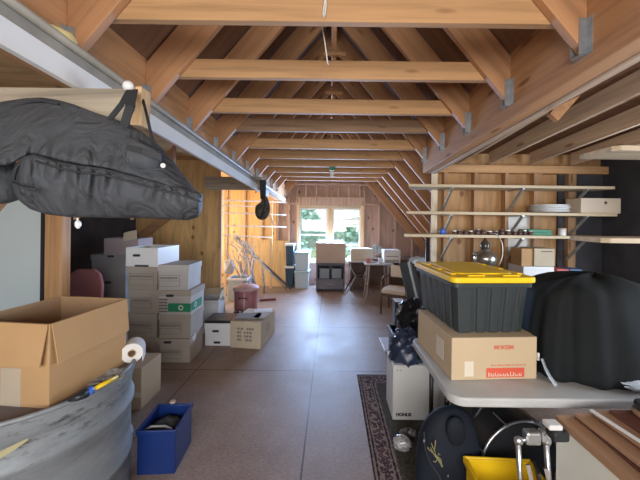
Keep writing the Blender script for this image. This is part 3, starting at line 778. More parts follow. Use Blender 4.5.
# boots and blue bottle near partition end
def boot(label, x, y, rz):
    t = T('boot', label, 'boot', (x, y, 0), rz, 'dark boots by the red can')
    m = MB(); m.tube([(0, 0, .16), (0, 0, .08), (0, .0, .05)], .05, 12); m.build('shaft', BLACK_PL, t, smooth=True)
    MB().ball((0, -.07, .045), .05, .13, .05).build('foot', BLACK_PL, t, smooth=True); MB().ball((0, -.06, .012), .055, .145, .014).build('sole', base_mat('sole', (.03, .03, .03), .8)[0], t)
boot('dark boot lying by the plywood partition end, beside the low white box', -1.66, 4.75, 1.2)
boot('dark boot in front of the red can, behind the long carton', -1.42, 4.75, 1.5)
bl = at(225, 300, 5.05)
t = T('dark_bottle', 'dark blue bottle standing against the end of the plywood partition', 'bottle', (-1.74, 5.0, 0))
MB().lathe([(.045, 0), (.05, .02), (.05, .2), (.02, .26), (.02, .30)], 20).build('body', DKBLUE, t, smooth=True); MB().lathe([(.024, .30), (.024, .33)], 16).build('cap', BLACK_PL, t)
p = onz(260, 301); q = onz(276, 300)
tag(MB().obb(p + Vector((0, 0, .02)), q + Vector((0, 0, .02)), .05, .035).build('floor_stick', base_mat('dull_red_paint', (.22, .06, .05), .6)[0]), 'short dark red stick lying on the floor by the red can', 'stick')

# leaning plywood, branch heap, bin, slat rack
tag(MB().prism([(-1.83, 0), (-1.02, 0), (-1.02, 1.07), (-1.85, 1.10)], 0, .018).build('plywood_sheet', PLY_LEAN, loc=(0, 7.33, .001), rot=(-.06, 0, 0)), 'plain tan plywood sheet leaning by the far bins', 'plywood')
t = T('plastic_tub', 'pale blue open tub under the heap of branches', 'tub', (-1.98, 6.0, 0))
m = MB().box(0, .36, 0, .02, 0, .42).box(0, .36, .34, .36, 0, .42).box(0, .02, .02, .34, 0, .42).box(.34, .36, .02, .34, 0, .42).box(.02, .34, .02, .34, 0, .02)
m.build('body', PALEBIN, t); MB().box(-.02, .38, -.02, .0, .39, .43).box(-.02, .38, .36, .38, .39, .43).box(-.02, 0, 0, .36, .39, .43).box(.36, .38, 0, .36, .39, .43).build('rim', WHITE_PL, t)
tag(MB().ball((0, 0, 0), .10, .10, .15, 18, 12, lambda v: 1 + .2 * math.sin(6 * v.x + 2) * math.cos(5 * v.z)).build('cloth_bundle', mottled('white_rag', (.36, .37, .40), (.5, .52, .56), 6, .9), loc=(-2.02, 6.2, .62), smooth=True), 'white cloth bundle behind the branches near the partition', 'cloth')
rng = random.Random(11)
brs = [((236, 282), (246, 262), (236, 248), (226, 243)), ((248, 281), (247, 262), (243, 248), (232, 235)), ((256, 280), (250, 262), (254, 252), (246, 240)), ((240, 276), (232, 262), (228, 256), (224, 246)),
       ((244, 284), (241, 262), (248, 250), (240, 236)), ((252, 286), (244, 270), (246, 256), (238, 240)), ((262, 262), (252, 256), (243, 246), (230, 238)), ((246, 276), (240, 266), (231, 254), (227, 250)), ((250, 270), (254, 258), (250, 248), (243, 240)), ((238, 280), (242, 268), (234, 258), (230, 244)), ((258, 282), (252, 268), (256, 258), (249, 246)), ((244, 280), (238, 258), (243, 244), (235, 232)), ((254, 284), (248, 258), (238, 246), (226, 238))]
for i, b in enumerate(brs):
    Y = 6.12 + .06 * i; pts = [at(x, y, Y + rng.uniform(-.08, .08)) for x, y in b]; pts[0] = Vector((pts[0].x, Y, .02 if i not in (3, 7, 6) else pts[0].z))
    if i in (3, 7, 6): pts.insert(0, Vector((pts[0].x + .05, Y, .02)))
    fine = []
    for a, c in zip(pts, pts[1:]):
        for s_ in range(4):
            f = s_ / 4; fine.append(a.lerp(c, f) + Vector((rng.uniform(-.012, .012), rng.uniform(-.02, .02), rng.uniform(-.012, .012))))
    fine.append(pts[-1])
    r = .017 if i % 2 else .024
    m = MB().tube(fine, r, 7, .006)
    for s_ in (5, 8, 10):
        e = fine[min(s_, len(fine) - 1)]; m.tube([e, e + Vector((rng.uniform(-.2, .2), rng.uniform(-.05, .05), rng.uniform(.05, .22)))], .006, 5, .003)
    if i == 99: pass
    tag(m.build('branch', BARK, smooth=True), 'bare pale branch in the tangled heap by the plywood partition', 'branch', 'bare branches heaped by the partition')
for i, (a, b, r, lab) in enumerate((((236, 237), (291, 288), .034, 'dark thick pole slanting down past the plywood sheet to the floor'), ((244, 243), (287, 285), .022, 'thin pale pole slanting beside the dark thick pole'))):
    p = at(*a, 6.9 - .08 * i); q = onz(*b); q.z = .02; q.y = 6.95 - .08 * i; q.x = at(*b, q.y).x
    tag(MB().tube([p, p.lerp(q, .5) + Vector((0, 0, -.02)), q], r, 9, r * .7).build('pole', mottled('weathered_pole', (.10, .09, .085), (.2, .18, .16), 8, .8) if i == 0 else BARK, smooth=True), lab, 'pole', 'poles leaning by the plywood sheet')
SLATM = wood('white_slat', (.85, .74, .58), 'X', knots=False)
t = T('slat_rack', 'rack of thin pale horizontal slats in front of the lit left wall', 'rack', (0, 0, 0))
for yl, yr, xr in ((200, 202.5, 286), (205.6, 206.5, 254), (212.5, 215, 286), (225.5, 227, 286), (235, 237.5, 271)):
    p = at(222, yl, 6.3); q = at(xr, yr, 6.3 + (xr - 222) / 64 * .95)
    MB().obb(p, q, .05, .028).build('slat', SLATM, t)
for px, Y in ((226, 6.38), (271.5, 7.1)):
    p = at(px, 220, Y); MB().obb((p.x, p.y, 0), (p.x, p.y, 2.25), .05, .05).build('post', PALE_V, t)
MB().obb(at(269, 214, 6.9), at(274, 225, 6.9), .02, .05).build('brace', PALE, t)

# camo pouch hanging from header end
p = at(263, 178, 4.14)
t = T('camo_pouch', 'dark camouflage pouch hanging by a black strap from the grey timber end', 'pouch', p)
Lp = lambda px, py, Y: at(px, py, Y) - p
out = [(255, 206), (257, 204), (262, 202), (262, 195), (266, 194), (269, 199), (271, 207), (270.5, 214), (267, 220), (261, 221.5), (256, 219), (254, 213)]
pts2 = [Lp(x, y, 4.10) for x, y in out]
def pillow(pts, thick, rings=6, name='body', mat=None, parent=None, direction=Vector((0, 1, 0)), bulge=.8, cen=None, sub=0, noise=0.0):
    """a stuffed shape with the given outline: bulges both ways along direction"""
    m = MB(); c = cen or sum(pts, Vector()) / len(pts); sides = {}
    edge = [m.bm.verts.new(p) for p in pts]; n = len(pts); r_ = random.Random(5)
    for sgn in (-1, 1):
        prev = edge
        for k in range(1, rings):
            f = 1 - k / rings; hgt = thick / 2 * (1 - f ** 2.6) ** .5
            row = [m.bm.verts.new(c + (p - c) * f + direction * sgn * (hgt + noise * r_.uniform(-1, 1))) for p in pts]
            for i in range(n): m.bm.faces.new((prev[i], prev[(i + 1) % n], row[(i + 1) % n], row[i]))
            prev = row
        cv = m.bm.verts.new(c + direction * sgn * thick / 2)
        for i in range(n): m.bm.faces.new((prev[i], prev[(i + 1) % n], cv))
    return m.build(name, mat, parent, smooth=True, sub=sub)
pillow(pts2, .16, 5, 'pouch', CAMO, t, sub=1)
MB().ribbon([Lp(261.5, 180, 4.12), Lp(262, 190, 4.11), Lp(262.5, 199, 4.09)], .055, .004).ribbon([Lp(264.5, 180, 4.12), Lp(264.5, 190, 4.10), Lp(264, 199, 4.09)], .04, .004).build('strap', STRAP, t)
MB().tube([Lp(264.5, 196, 4.03), Lp(265, 206, 4.01), Lp(262, 216, 4.02)], .012, 6).build('zip', BLACK_PL, t, smooth=True)

# ------------------------------------------------------------------ gear bag
YBG = 1.16
p0 = at(131, 92, YBG * .925)
t = T('gear_bag', 'large black padded gear bag hanging from the pale cross board', 'bag', p0)
def B_(px, py, Y=YBG): return at(px, py, Y * .925) - p0
def interp(tab, x):
    if x <= tab[0][0]: return tab[0][1]
    for (a, p), (b, q) in zip(tab, tab[1:]):
        if x <= b:
            f = (x - a) / (b - a); return p + (q - p) * f
    return tab[-1][1]
top_t = [(-40, 116), (-15, 104), (5, 99), (25, 96.2), (42, 95.5), (58, 98), (75, 103), (95, 111), (120, 119), (140, 129), (158, 143), (172, 158), (186, 178), (201, 195.5)]
seam_t = [(-40, 163), (-10, 167), (10, 168), (18, 162), (26, 157.5), (36, 156), (52, 161), (75, 166), (105, 170), (135, 178), (165, 186), (188, 192), (203, 197)]
bot_t = [(11, 184), (15, 196), (20, 203), (30, 211), (45, 216), (70, 219), (110, 219.5), (150, 219.7), (188, 221.3), (199, 218), (203, 207)]
gs_t = [(11, 174), (15, 163), (22, 155), (30, 152), (36, 151)] + [(x, y - 4) for x, y in seam_t[6:]]
def loft(name, xs, lo, hi, ya, yb, bulge, yback, wr, parent, mat):
    m = MB(); rows = []; n = 10
    for x in xs:
        a, b = hi(x), lo(x); e = min(1, (x - xs[0] + 1) / 10, (xs[-1] - x + 1.5) / 5); e = max(.05, e) ** .5; row = []
        for k in range(n + 1):
            f = k / n; Y = ya + (yb - ya) * f - bulge * math.sin(PI * f) ** .8 * e + wr(x, f)
            Y = yback + (Y - yback) * (.25 + .75 * e); row.append(m.bm.verts.new(B_(x, a + (b - a) * f, Y)))
        row.append(m.bm.verts.new(B_(x, b - (b - a) * .08, yback))); row.append(m.bm.verts.new(B_(x, a + (b - a) * .08, yback)))
        rows.append(row)
    L_ = len(rows[0])
    for p, q in zip(rows, rows[1:]):
        for k in range(L_): m.bm.faces.new((p[k], p[(k + 1) % L_], q[(k + 1) % L_], q[k]))
    m.bm.faces.new(rows[0][::-1]); m.bm.faces.new(rows[-1])
    return m.build(name, mat, parent, smooth=True, sub=1)
def wr_up(x, f):
    y = interp(top_t, x) + (interp(seam_t, x) - interp(top_t, x)) * f
    an = math.atan2(y - 122, x - 126); rr = math.hypot(x - 126, y - 122)
    return .006 * math.sin(an * 11 + .6) * min(1, rr / 40) * math.sin(PI * f) + .012 * math.sin(x * .31 + 4 * f) * f ** 3
def wr_lo(x, f):
    return .022 * math.sin(x * .33 + 1.7 * math.sin(x * .071) + 2.2 * f) * math.exp(-2.4 * f) * min(1, f * 8) + .010 * math.sin(x * .12 + 3 * f) * math.sin(PI * f)
loft('upper_panel', [-40 + i * 2.4 for i in range(101)], lambda x: interp(seam_t, x), lambda x: interp(top_t, x), 1.255, 1.05, .03, 1.275, wr_up, t, BAGCLOTH)
loft('lower_gusset', [11 + i * 1.92 for i in range(101)], lambda x: interp(bot_t, x), lambda x: interp(gs_t, x), 1.05, 1.13, .055, 1.275, wr_lo, t, BAGCLOTH)
left_o = [(-45, 150), (-20, 150), (6, 152), (16, 165), (18, 185), (20, 205), (-10, 206.5), (-45, 206)]
pillow([B_(x, y, YBG + .05) for x, y in left_o], .14, 6, 'end_panel', BAGCLOTH, t, sub=1)
seam = [(14, 180), (16, 168), (24, 159), (36, 156), (52, 161.5), (75, 166.5), (105, 170), (135, 178), (165, 186), (188, 192), (201, 197)]
MB().tube([B_(x, y, 1.045) for x, y in seam], .005, 6).build('zip_seam', STRAP, t, smooth=True)
MB().tube([B_(x, y + 5, 1.012) for x, y in seam[3:]], .003, 6).build('piping', STRAP, t, smooth=True)
arc = [(-2, 130), (4, 116), (14, 107), (28, 102), (44, 101), (58, 104)]
MB().tube([B_(x, y, 1.212) for x, y in arc], .005, 6).build('piping', STRAP, t, smooth=True)
pk = [(128, 134), (140, 138), (156, 146), (162, 152), (160, 168), (155, 176), (140, 172), (124, 168), (122, 150)]
pillow([B_(x, y, 1.10) for x, y in pk], .09, 5, 'pocket', BAGCLOTH, t, sub=1)
MB().ribbon([B_(127, 147, 1.055), B_(142, 151, 1.045), B_(160, 157, 1.06)], .02, .005, Vector((0, 0, 1))).build('pocket_flap', STRAP, t)
MB().ribbon([B_(129.5, 90, 1.24), B_(122, 104, 1.19), B_(110, 119, 1.165)], .022, .004).ribbon([B_(133.5, 90, 1.24), B_(130, 106, 1.15), B_(124, 126, 1.15)], .030, .004).ribbon([B_(133.5, 91, 1.24), B_(133, 108, 1.16), B_(124.5, 126, 1.15)], .014, .004).build('carry_strap', STRAP, t)
MB().tube([B_(143, 100, 1.3), B_(147, 116, 1.25), B_(152, 138, 1.2), B_(160, 152, 1.15)], .005, 6).build('shoulder_strap', STRAP, t, smooth=True)
MB().ball(B_(163, 165.5, 1.04), .008, .006, .008).build('snap', WHITE_PL, t, smooth=True)
MB().tube([B_(77.5, 218, YBG), B_(77.5, 221, YBG)], .0025, 6).lathe([(.004, .012), (.009, .006), (.009, -.008), (.004, -.016)], 8, B_(78, 223.8, YBG)).build('zip_tag', WHITE_PL, t)
MB().tube([B_(13, 182, 1.06), B_(24, 187, 1.02), B_(36, 190, 1.0)], .004, 6).build('side_cord', STRAP, t, smooth=True)

# ------------------------------------------------------------------ far end furniture
def bin_stack(labels, x0, x1, Y, d, zs, mat, lid, group):
    z = 0
    for lab, h in zip(labels, zs):
        t = T('storage_bin', lab, 'bin', (x0, Y, z), 0, group); w = x1 - x0
        box1(.015, w - .015, .015, d - .015, 0, h - .05, .02).build('body', mat, t, bevel=.012)
        MB().box(0, w, 0, d, h - .05, h).build('lid', lid, t, bevel=.012)
        z += h
bin_stack(('lower pale blue bin left of the cabinet under the window', 'upper pale blue bin left of the cabinet under the window'), -.83, -.48, 7.05, .4, (.41, .43), PALEBIN, base_mat('pale_bin_lid', (.35, .50, .56), .45)[0], 'pale bins by the window')
bin_stack(('lower dark blue bin beside the tan plywood sheet', 'upper dark blue bin with white lid beside the tan plywood sheet'), -1.01, -.79, 7.0 - .1, .35, (.50, .52), DKBLUE, WHITE_PL, 'dark bins by the plywood sheet')
bpy.data.objects['storage_bin.002'].location.y = bpy.data.objects['storage_bin.003'].location.y = 7.15
bpy.data.objects['storage_bin.002'].location.x = bpy.data.objects['storage_bin.003'].location.x = -1.06
# cabinet + carton
A = onz(316, 291.5); loc = Vector((A.x, 6.8, 0))
w = .63
t = T('media_cabinet', 'dark open-shelf cabinet under the window with a carton on top', 'cabinet', loc)
m = MB().box(0, .03, 0, .45, 0, .63).box(w - .03, w, 0, .45, 0, .63).box(.03, w - .03, 0, .45, .60, .63).box(.03, w - .03, 0, .45, .26, .29).box(.03, w - .03, .43, .45, .06, .60).box(.03, w - .03, 0, .45, .06, .09)
m.build('body', base_mat('slate_cabinet', (.10, .10, .13), .5)[0], t)
box1(.035, w - .035, -.012, .02, .07, .255).build('drawer_front', base_mat('slate_drawer', (.13, .125, .16), .5)[0], t, bevel=.004)
MB().tube([(.24, -.02, .17), (w - .24, -.02, .17)], .008, 8).build('handle', GREY_METAL, t, smooth=True)
for i, (x, lab) in enumerate(((.07, 'grey-blue box in the cabinet shelf, by the pale bins'), (.34, 'grey-blue box in the cabinet shelf, by the iron-legged table'))):
    tag(box1(0, .22, 0, .3, 0, .22).build('shelf_box', base_mat('grey_blue', (.20, .25, .30), .6)[0], loc=loc + Vector((x, .03, .2905)), bevel=.01), lab, 'box', 'boxes in the open cabinet')
t = T('window_carton', 'grey-brown carton sitting on the dark cabinet in front of the window', 'box', loc + Vector((-.01, .02, .632)))
box1(0, .65, 0, .42, 0, .44).build('body', mottled('mauve_card', (.40, .31, .26), (.46, .36, .30), 2, .8), t, bevel=.006); MB().box(0, .65, .19, .23, .44, .441).build('tape', TAPE, t)
# iron-legged table
t = T('iron_table', 'small table on curved iron legs, between the cabinet and the glare-topped stand', 'table', (.33, 6.45, 0))
box1(0, .56, 0, .45, .70, .73).build('tabletop', base_mat('pale_top', (.55, .55, .58), .45)[0], t, bevel=.005)
for y in (.04, .40):
    for sx in (0, 1):
        pts = [(.08, .70), (.10, .58), (.17, .46), (.20, .40), (.14, .30), (.06, .14), (.0, .03), (-.03, .012)]
        pts = [(x if not sx else .56 - x, y, z) for x, z in pts]
        MB().tube(pts, .013, 8).build('leg', BLACK_STEEL if y > .1 else base_mat('grey_iron', (.28, .26, .28), .5)[0], t, smooth=True)
    MB().tube([(.2, y, .40), (.36, y, .40)], .011, 8).build('cross_bar', BLACK_STEEL, t, smooth=True)
A = at(351, 263.5, 6.5); A.z = .7305
t = T('low_carton', 'low tan carton on the iron-legged table by the window', 'box', A)
box1(0, .46, 0, .3, 0, .25).build('body', CARD_P, t, bevel=.005); MB().box(.12, .40, -.002, .3, .2505, .256).build('paper', PAPER, t)
# glare-topped stand
t = T('side_stand', 'glare-topped stand with splayed wooden legs, lamp and white machine on it', 'table', (.66, 5.95, 0))
box1(0, .56, 0, .42, .72, .75).build('tabletop', base_mat('glare_white_top', (.60, .63, .70), .25)[0], t, bevel=.005)  # bluish glare on the top is put into its colour
for x, y, dx in ((.09, .03, -.06), (.44, .03, .07), (.09, .38, -.06), (.44, .38, .07)):
    MB().tube([(x, y, .72), (x + dx * .15, y, .5), (x + dx * .7, y, .15), (x + dx * 1.2, y, 0.005)], .020, 8, .014).build('leg', base_mat('grey_wood_leg', (.30, .25, .25), .6)[0], t, smooth=True)
MB().obb((.05, .2, .25), (.48, .2, .25), .3, .02).build('shelf', DARKWOOD, t)
t = T('work_desk', 'long dark desk behind the glare-topped stand', 'desk', (.42, 6.93, 0))
box1(0, 1.75, 0, .55, .68, .72).build('desktop', DARKWOOD, t); box1(.02, 1.73, .46, .49, .04, .68).build('shade_backing', DARKWOOD, t)  # dark backing added for the shade beneath the tables
for x in (.03, 1.66): box1(x, x + .05, .02, .53, 0, .68).build('leg', DARKWOOD, t)
lp = Vector((.87, 6.15, .7505))
t = T('desk_lamp', 'desk lamp with a pale blue round shade on the glare-topped stand', 'lamp', lp)
MB().lathe([(.09, 0), (.09, .015), (.02, .03)], 24, (-.05, 0, 0)).build('base', GREY_METAL, t, smooth=True)
MB().tube([(-.05, 0, .02), (-.01, 0, .12), (.07, .02, .22), (.06, .02, .28)], .009, 8).build('arm', GREY_METAL, t, smooth=True)
MB().lathe([(.02, .09), (.06, .08), (.11, .0), (.108, -.01), (.055, .06)], 24, (.05, 0, .26), Matrix.Rotation(.9, 3, 'Y') @ Matrix.Rotation(-.5, 3, 'X')).build('shade', base_mat('pale_blue_shade', (.50, .62, .68), .4)[0], t, smooth=True)
for i, (x, lab, mt) in enumerate(((.02, 'small red and white packet on the glare-topped stand, left of the lamp', base_mat('packet_red', (.5, .14, .12), .6)[0]), (.26, 'small white mug-like tin on the stand between lamp and white machine', WHITE_PL))):
    tag(box1(0, .08, 0, .06, 0, .09).build('small_packet', mt, loc=(.68 + x, 6.03, .7505), bevel=.006), lab, 'packet')
t = T('white_machine', 'white boxy machine with a dark slot on the stand right of the lamp', 'printer', (1.05, 6.1, .7505))
box1(0, .33, 0, .28, 0, .25).build('body', WHITE_PL, t, bevel=.015); box1(.03, .30, -.006, .02, .02, .06).build('tray', GREY_METAL, t)
m = MB().box(.05, .28, -.002, .01, .12, .13); m.build('slot', INK, t)
# armchair
t = T('wood_armchair', 'wooden armchair with cream cushion seat, right of the glare-topped stand', 'chair', (1.15, 5.35, 0), -.5)
t.scale = (.88, .88, .90)
MB().box(-.25, .25, -.24, .24, .38, .47).build('seat', CREAM, t, bevel=.035, seg=3)
for x in (-.24, .24):
    MB().tube([(x, -.23, 0), (x, -.22, .36), (x, -.20, .60), (x, -.15, .645)], .02, 8).build('leg', DARKWOOD, t, smooth=True)
    MB().tube([(x, .26, 0), (x, .23, .40), (x, .30, .85)], .02, 8).build('leg', DARKWOOD, t, smooth=True)
    MB().tube([(x, -.2, .63), (x * 1.1, 0, .65), (x, .26, .66)], .022, 8).build('arm', DARKWOOD, t, smooth=True)
MB().box(-.22, .22, .27, .31, .62, .86).build('backrest', CREAM, t, bevel=.015); MB().box(-.24, .24, -.25, .24, .33, .385).build('seat_frame', DARKWOOD, t)

# ------------------------------------------------------------------ right side: rug, cabinet, bags
A = onz(360, 375); A.z = 0
tag(box1(0, 1.3, -2.2, 0, 0, .008).build('oriental_rug', RUG, loc=(.285, 3.16, .001), rot=(0, 0, 0)), 'dark patterned oriental rug on the floor under the folding table side', 'rug')
A = onz(392.5, 420, .009); B = onz(440, 420, .009)
loc = A
t = T('white_chest', 'white box-shaped cabinet with black lettering, standing on the rug', 'cabinet', loc)
w, d, h = .46, .28, .43
box1(0, w, 0, d, 0, h).build('body', WHITE, t, bevel=.006)
MB().box(.004, w - .004, -.008, 0, .006, h - .004).build('door', mottled('white_door', (.60, .59, .55), (.64, .63, .59), 2, .5), t, bevel=.003)
text('HONUS', .034, INK, t, 'lettering', (.085, -.009, .048), (PI / 2, 0, 0), offset=.0022)
MB().box(.025, .04, -.0095, -.008, h - .035, h - .030).box(.055, .063, -.0095, -.008, h - .037, h - .029).build('small_marks', INK, t)

# bin liners heaped on the chest
def lump(name, label, cat, c, r, mat, seed, group=None):
    g = random.Random(seed); ph = [g.uniform(0, 6) for _ in range(9)]
    f = lambda v: 1 + .10 * math.sin(9 * v.x + ph[0]) * math.cos(8 * v.z + ph[1]) + .07 * math.sin(17 * v.y + ph[2] + 6 * v.z) + .05 * math.cos(23 * v.x + 15 * v.z + ph[3])
    return tag(MB().ball((0, 0, 0), r[0], r[1], r[2], 40, 26, f).build(name, mat, loc=c, smooth=True), label, cat, group)
lump('bin_liner', 'shiny blue-black plastic bag slumped on the white chest, spilling over its left', 'bag', at(403, 352, 2.58) + Vector((.03, 0, 0)), (.135, .13, .19), POLYBLUE, 2)
lump('bin_liner', 'black plastic bag bulging beside the tote, above the blue-black bag', 'bag', at(414, 322, 2.85), (.16, .18, .21), POLY, 4)
lump('bin_liner', 'black plastic bag lying flat on the white chest under the table edge', 'bag', loc + Vector((.28, .16, h + .10)), (.24, .16, .12), POLY, 6)
# support under the upper bag: a tall dark crate
t = T('dark_crate', 'dark crate behind the white chest carrying the black plastic bag', 'crate', (.60, 2.76, 0))
box1(0, .45, 0, .4, 0, .52).build('body', BLACK_PL, t, bevel=.01); MB().box(-.01, .46, -.01, .41, .46, .52).build('rim', BLACK_PL, t, bevel=.006)
# white board on the floor
q = [onz(379, 337, .03), onz(398, 337, .03), onz(397, 350, .03), onz(385, 350, .03)]
x0 = q[3].x; m = MB().slab([(p.x - x0, p.y - q[3].y) for p in (q[3], q[2], Vector((q[2].x + .06, q[1].y, 0)), q[0])], 0, .028)
tag(m.build('white_board', base_mat('lilac_white', (.62, .64, .72), .3)[0], loc=(x0, q[3].y, .001), bevel=.003), 'flat white board lying on the floor left of the blue-black bag', 'board')
# small speaker
A = at(395, 326, 3.5)
t = T('small_speaker', 'small black box with white top on the pile, next to the plastic bag', 'speaker', (A.x, 3.5, 0))
MB().box(.02, .08, .02, .12, 0, A.z).build('stand', BLACK_STEEL, t); box1(0, .115, 0, .16, A.z, A.z + .27).build('body', BLACK_PL, t, bevel=.004)
box1(.004, .111, .004, .156, A.z + .27, A.z + .275).build('top', WHITE_PL, t)
MB().lathe([(.03, 0), (.032, .004), (.01, .006)], 20, (.057, -.0, A.z + .17), RX).build('driver_cone', GREY_METAL, t)
# long black case leaning
p = at(404, 262, 3.75); q = at(414, 305, 3.6)
t = T('folded_stand', 'long black folded board with pale edge leaning upright behind the tote', 'board', (q.x, q.y, 0))
vb = Vector((q.x, q.y, 0)); d_ = (p - q); base = q - d_ * (q.z / d_.z) 
Lq = lambda v: v - vb
MB().obb(Lq(base), Lq(p), .05, .12, Vector((1, 0, 0))).build('board', BLACK_PL, t, bevel=.008)
MB().obb(Lq(base) + Vector((.045, -.01, 0)), Lq(p) + Vector((.045, -.01, 0)), .035, .025, Vector((1, 0, 0))).build('edge', GREY_METAL, t)['label'] = 'pale grey metal edge'
MB().obb(Lq(base) + Vector((.10, .02, 0)), Lq(p) + Vector((.10, .02, 0)), .05, .05, Vector((1, 0, 0))).build('second_leaf', BLACK_STEEL, t)
cp = at(419, 259, 3.72)
lump('white_cloth', 'white rumpled cloth on top of the leaning black board', 'cloth', cp + Vector((0, .06, -.03)), (.10, .07, .05), PALEPLASTIC, 8)
# tall dark rod by the post
p = at(429, 238, 3.4); q = at(430, 262, 3.4)
tag(MB().tube([(p.x, 3.45, 0), (p.x, 3.45, p.z)], .02, 10).build('umbrella_rod', BLACK_STEEL, smooth=True), 'thin black upright rod against the shelf wall post', 'rod')

# clear crinkled bag
g = onz(401, 455, .009)
lump('clear_bag', 'crumpled clear plastic bag on the rug below the white chest', 'bag', (g.x + .02, g.y + .05, .055), (.06, .05, .045), CLEARPL, 12)
g = onz(404, 437, .009)
lump('clear_bag', 'small dark crumpled plastic wrap on the rug against the white chest', 'bag', (g.x + .03, g.y, .04), (.06, .035, .032), mottled('dark_film', (.05, .05, .05), (.4, .4, .4), 40, .2, .3, bmp=.9), 13)

# navy soft case
YN = 1.72
n0 = at(448, 470, YN); n0.z = 0
t = T('soft_case', 'dark navy soft case with a gold deer emblem standing under the folding table', 'bag', n0)
out = [(414, 470), (415, 448), (419, 428), (427, 413), (438, 405), (450, 401.5), (461, 403), (471, 410), (477, 424), (481, 445), (485, 475), (488, 510), (486, 545), (450, 552), (418, 545), (413, 510)]
pts = [at(x, y, YN) - n0 for x, y in out]
for p in pts: p.z = max(p.z, .025)
pillow(pts, .18, 7, 'body', NAVY, t, cen=at(448, 470, YN) - n0, sub=1)
MB().tube([at(x, y, YN - .085) - n0 for x, y in ((424, 432), (425, 448), (430, 462), (438, 474), (444, 486))], .004, 6).build('seam', STRAP, t, smooth=True)
pk = [(446, 418), (456, 414), (466, 420), (468, 438), (460, 450), (449, 446), (444, 432)]
pillow([at(x, y, YN - .07) - n0 for x, y in pk], .05, 5, 'pocket', NAVY, t, sub=1)
# gold emblem: head and antlers
em = MB()
def eml(pts, r): em.tube([at(x, y, YN - .093) - n0 for x, y in pts], r, 6)
eml([(442.3, 466.5), (440, 462), (437.5, 458.5), (434.5, 454.5)], 0.0053); eml([(441.5, 465), (441, 459.5), (438, 457)], 0.0031)
eml([(434.5, 454.5), (431.5, 451.5), (428.3, 449), (427.6, 447)], 0.0028); eml([(436, 455), (434, 449.5), (432.2, 446), (431.5, 443)], 0.0028)
eml([(434.3, 450), (435.3, 444), (435.4, 440.5)], 0.0028); eml([(433, 452.5), (430.4, 447.5)], 0.0025); eml([(437.5, 459), (435.5, 462.2), (433.3, 461.2)], 0.0026); eml([(437.8, 457), (438.3, 452.8), (440, 455)], 0.0026)
em.build('deer_emblem', BRASS, t, smooth=True)['label'] = 'gold antlered deer emblem'
for px, py in ((424, 441), (448, 476)): MB().ball(at(px, py, YN - .088) - n0, .004, .003, .008).build('zip_pull', SILVER, t, smooth=True)

# bass drum
t = T('bass_drum', 'black bass drum with metal hoop lying on edge under the folding table', 'drum', (1.06, 1.72, .245), math.radians(8))
MB().lathe([(.235, 0), (.235, .30)], 64, (0, 0, 0), Matrix.Rotation(-PI / 2, 3, 'X')).build('shell', BLACK_PL, t, smooth=False)
MB().lathe([(.222, -.002), (.222, -.008)], 64, (0, 0, 0), Matrix.Rotation(-PI / 2, 3, 'X')).build('drum_head', DRUMHEAD, t)
MB().tube([(.238 * math.cos(2 * PI * i / 64), -.012, .238 * math.sin(2 * PI * i / 64)) for i in range(64)], .008, 8, closed=True).build('hoop', CHROME, t, smooth=True)
for i in range(8):
    a = 2 * PI * (i + .5) / 8; x, z = .25 * math.cos(a), .25 * math.sin(a)
    MB().tube([(x, -.022, z), (x, .09, z)], .005, 8).lathe([(.009, 0), (.009, .014)], 10, (x, -.03, z), Matrix.Rotation(-PI / 2, 3, 'X')).build('tension_rod', CHROME, t)

# yellow open bin with pedal inside
t = T('yellow_bin', 'open yellow plastic bin on the rug with slotted rim, drum pedal inside', 'bin', (.70, 1.33, .009), math.radians(-3))
w, d, h = .31, .27, .35; q = .006
m = MB().box(0, w, 0, q, 0, h).box(0, w, d - q, d, 0, h).box(0, q, q, d - q, 0, h).box(w - q, w, q, d - q, 0, h).box(q, w - q, q, d - q, 0, .008)
m.build('body', YELLOW_B, t, bevel=.002)
m = MB().box(-.014, w + .014, -.014, 0, h - .03, h + .006).box(-.014, w + .014, d, d + .014, h - .03, h + .006).box(-.014, 0, 0, d, h - .03, h + .006).box(w, w + .014, 0, d, h - .03, h + .006)
m.build('rim', YELLOW_B, t, bevel=.006)
box1(-.010, .002, .05, .12, h + .006, h + .0075).build('slot', INK, t)
t = T('drum_pedal', 'chrome double-post bass drum pedal with black footboard standing in the yellow bin', 'pedal', (.83, 1.42, .018))
z1 = .515
p1 = at(518, 440, 1.42); p2 = at(546, 437, 1.42)
xa, xb = p1.x - .83, p2.x - .83
zt = p1.z - .018
for x, dx in ((xa, .035), (xb, .045)):
    MB().tube([(x + dx, -.01, .02), (x + dx * .4, 0, zt * .6), (x, 0, zt)], .013, 12, .011).build('post', CHROME, t, smooth=True)
    MB().ball((x, -.004, zt), .021, .018, .021).build('post_cap', CHROME, t, smooth=True)
MB().tube([(xa, 0, zt), (xb, 0, zt + .01)], .010, 10).build('axle', CHROME, t, smooth=True)
xm = (xa + xb) / 2
MB().box(xm - .035, xm + .03, -.022, .022, zt - .012, zt + .045).build('clamp', CHROME, t, bevel=.008)
MB().box(xb - .03, xb + .005, -.02, .02, zt + .0, zt + .05).build('cam', CHROME, t, bevel=.008)
for i in range(5): pass
MB().obb((xm + .0, -.03, zt - .10), (xm + .09, -.06, .06), .085, .012).build('footboard', BLACK_PL, t, bevel=.003)
MB().obb((xm - .04, -.035, zt - .085), (xm + .045, -.066, .06), .008, .016).obb((xm + .04, -.035, zt - .10), (xm + .135, -.066, .06), .008, .016).build('footboard_edge', CHROME, t)
MB().box(xa - .01, xb + .06, -.04, .04, .0, .02).build('base_plate', CHROME, t, bevel=.003)
b0 = at(557, 431, 1.30) - Vector((.83, 1.42, .018))
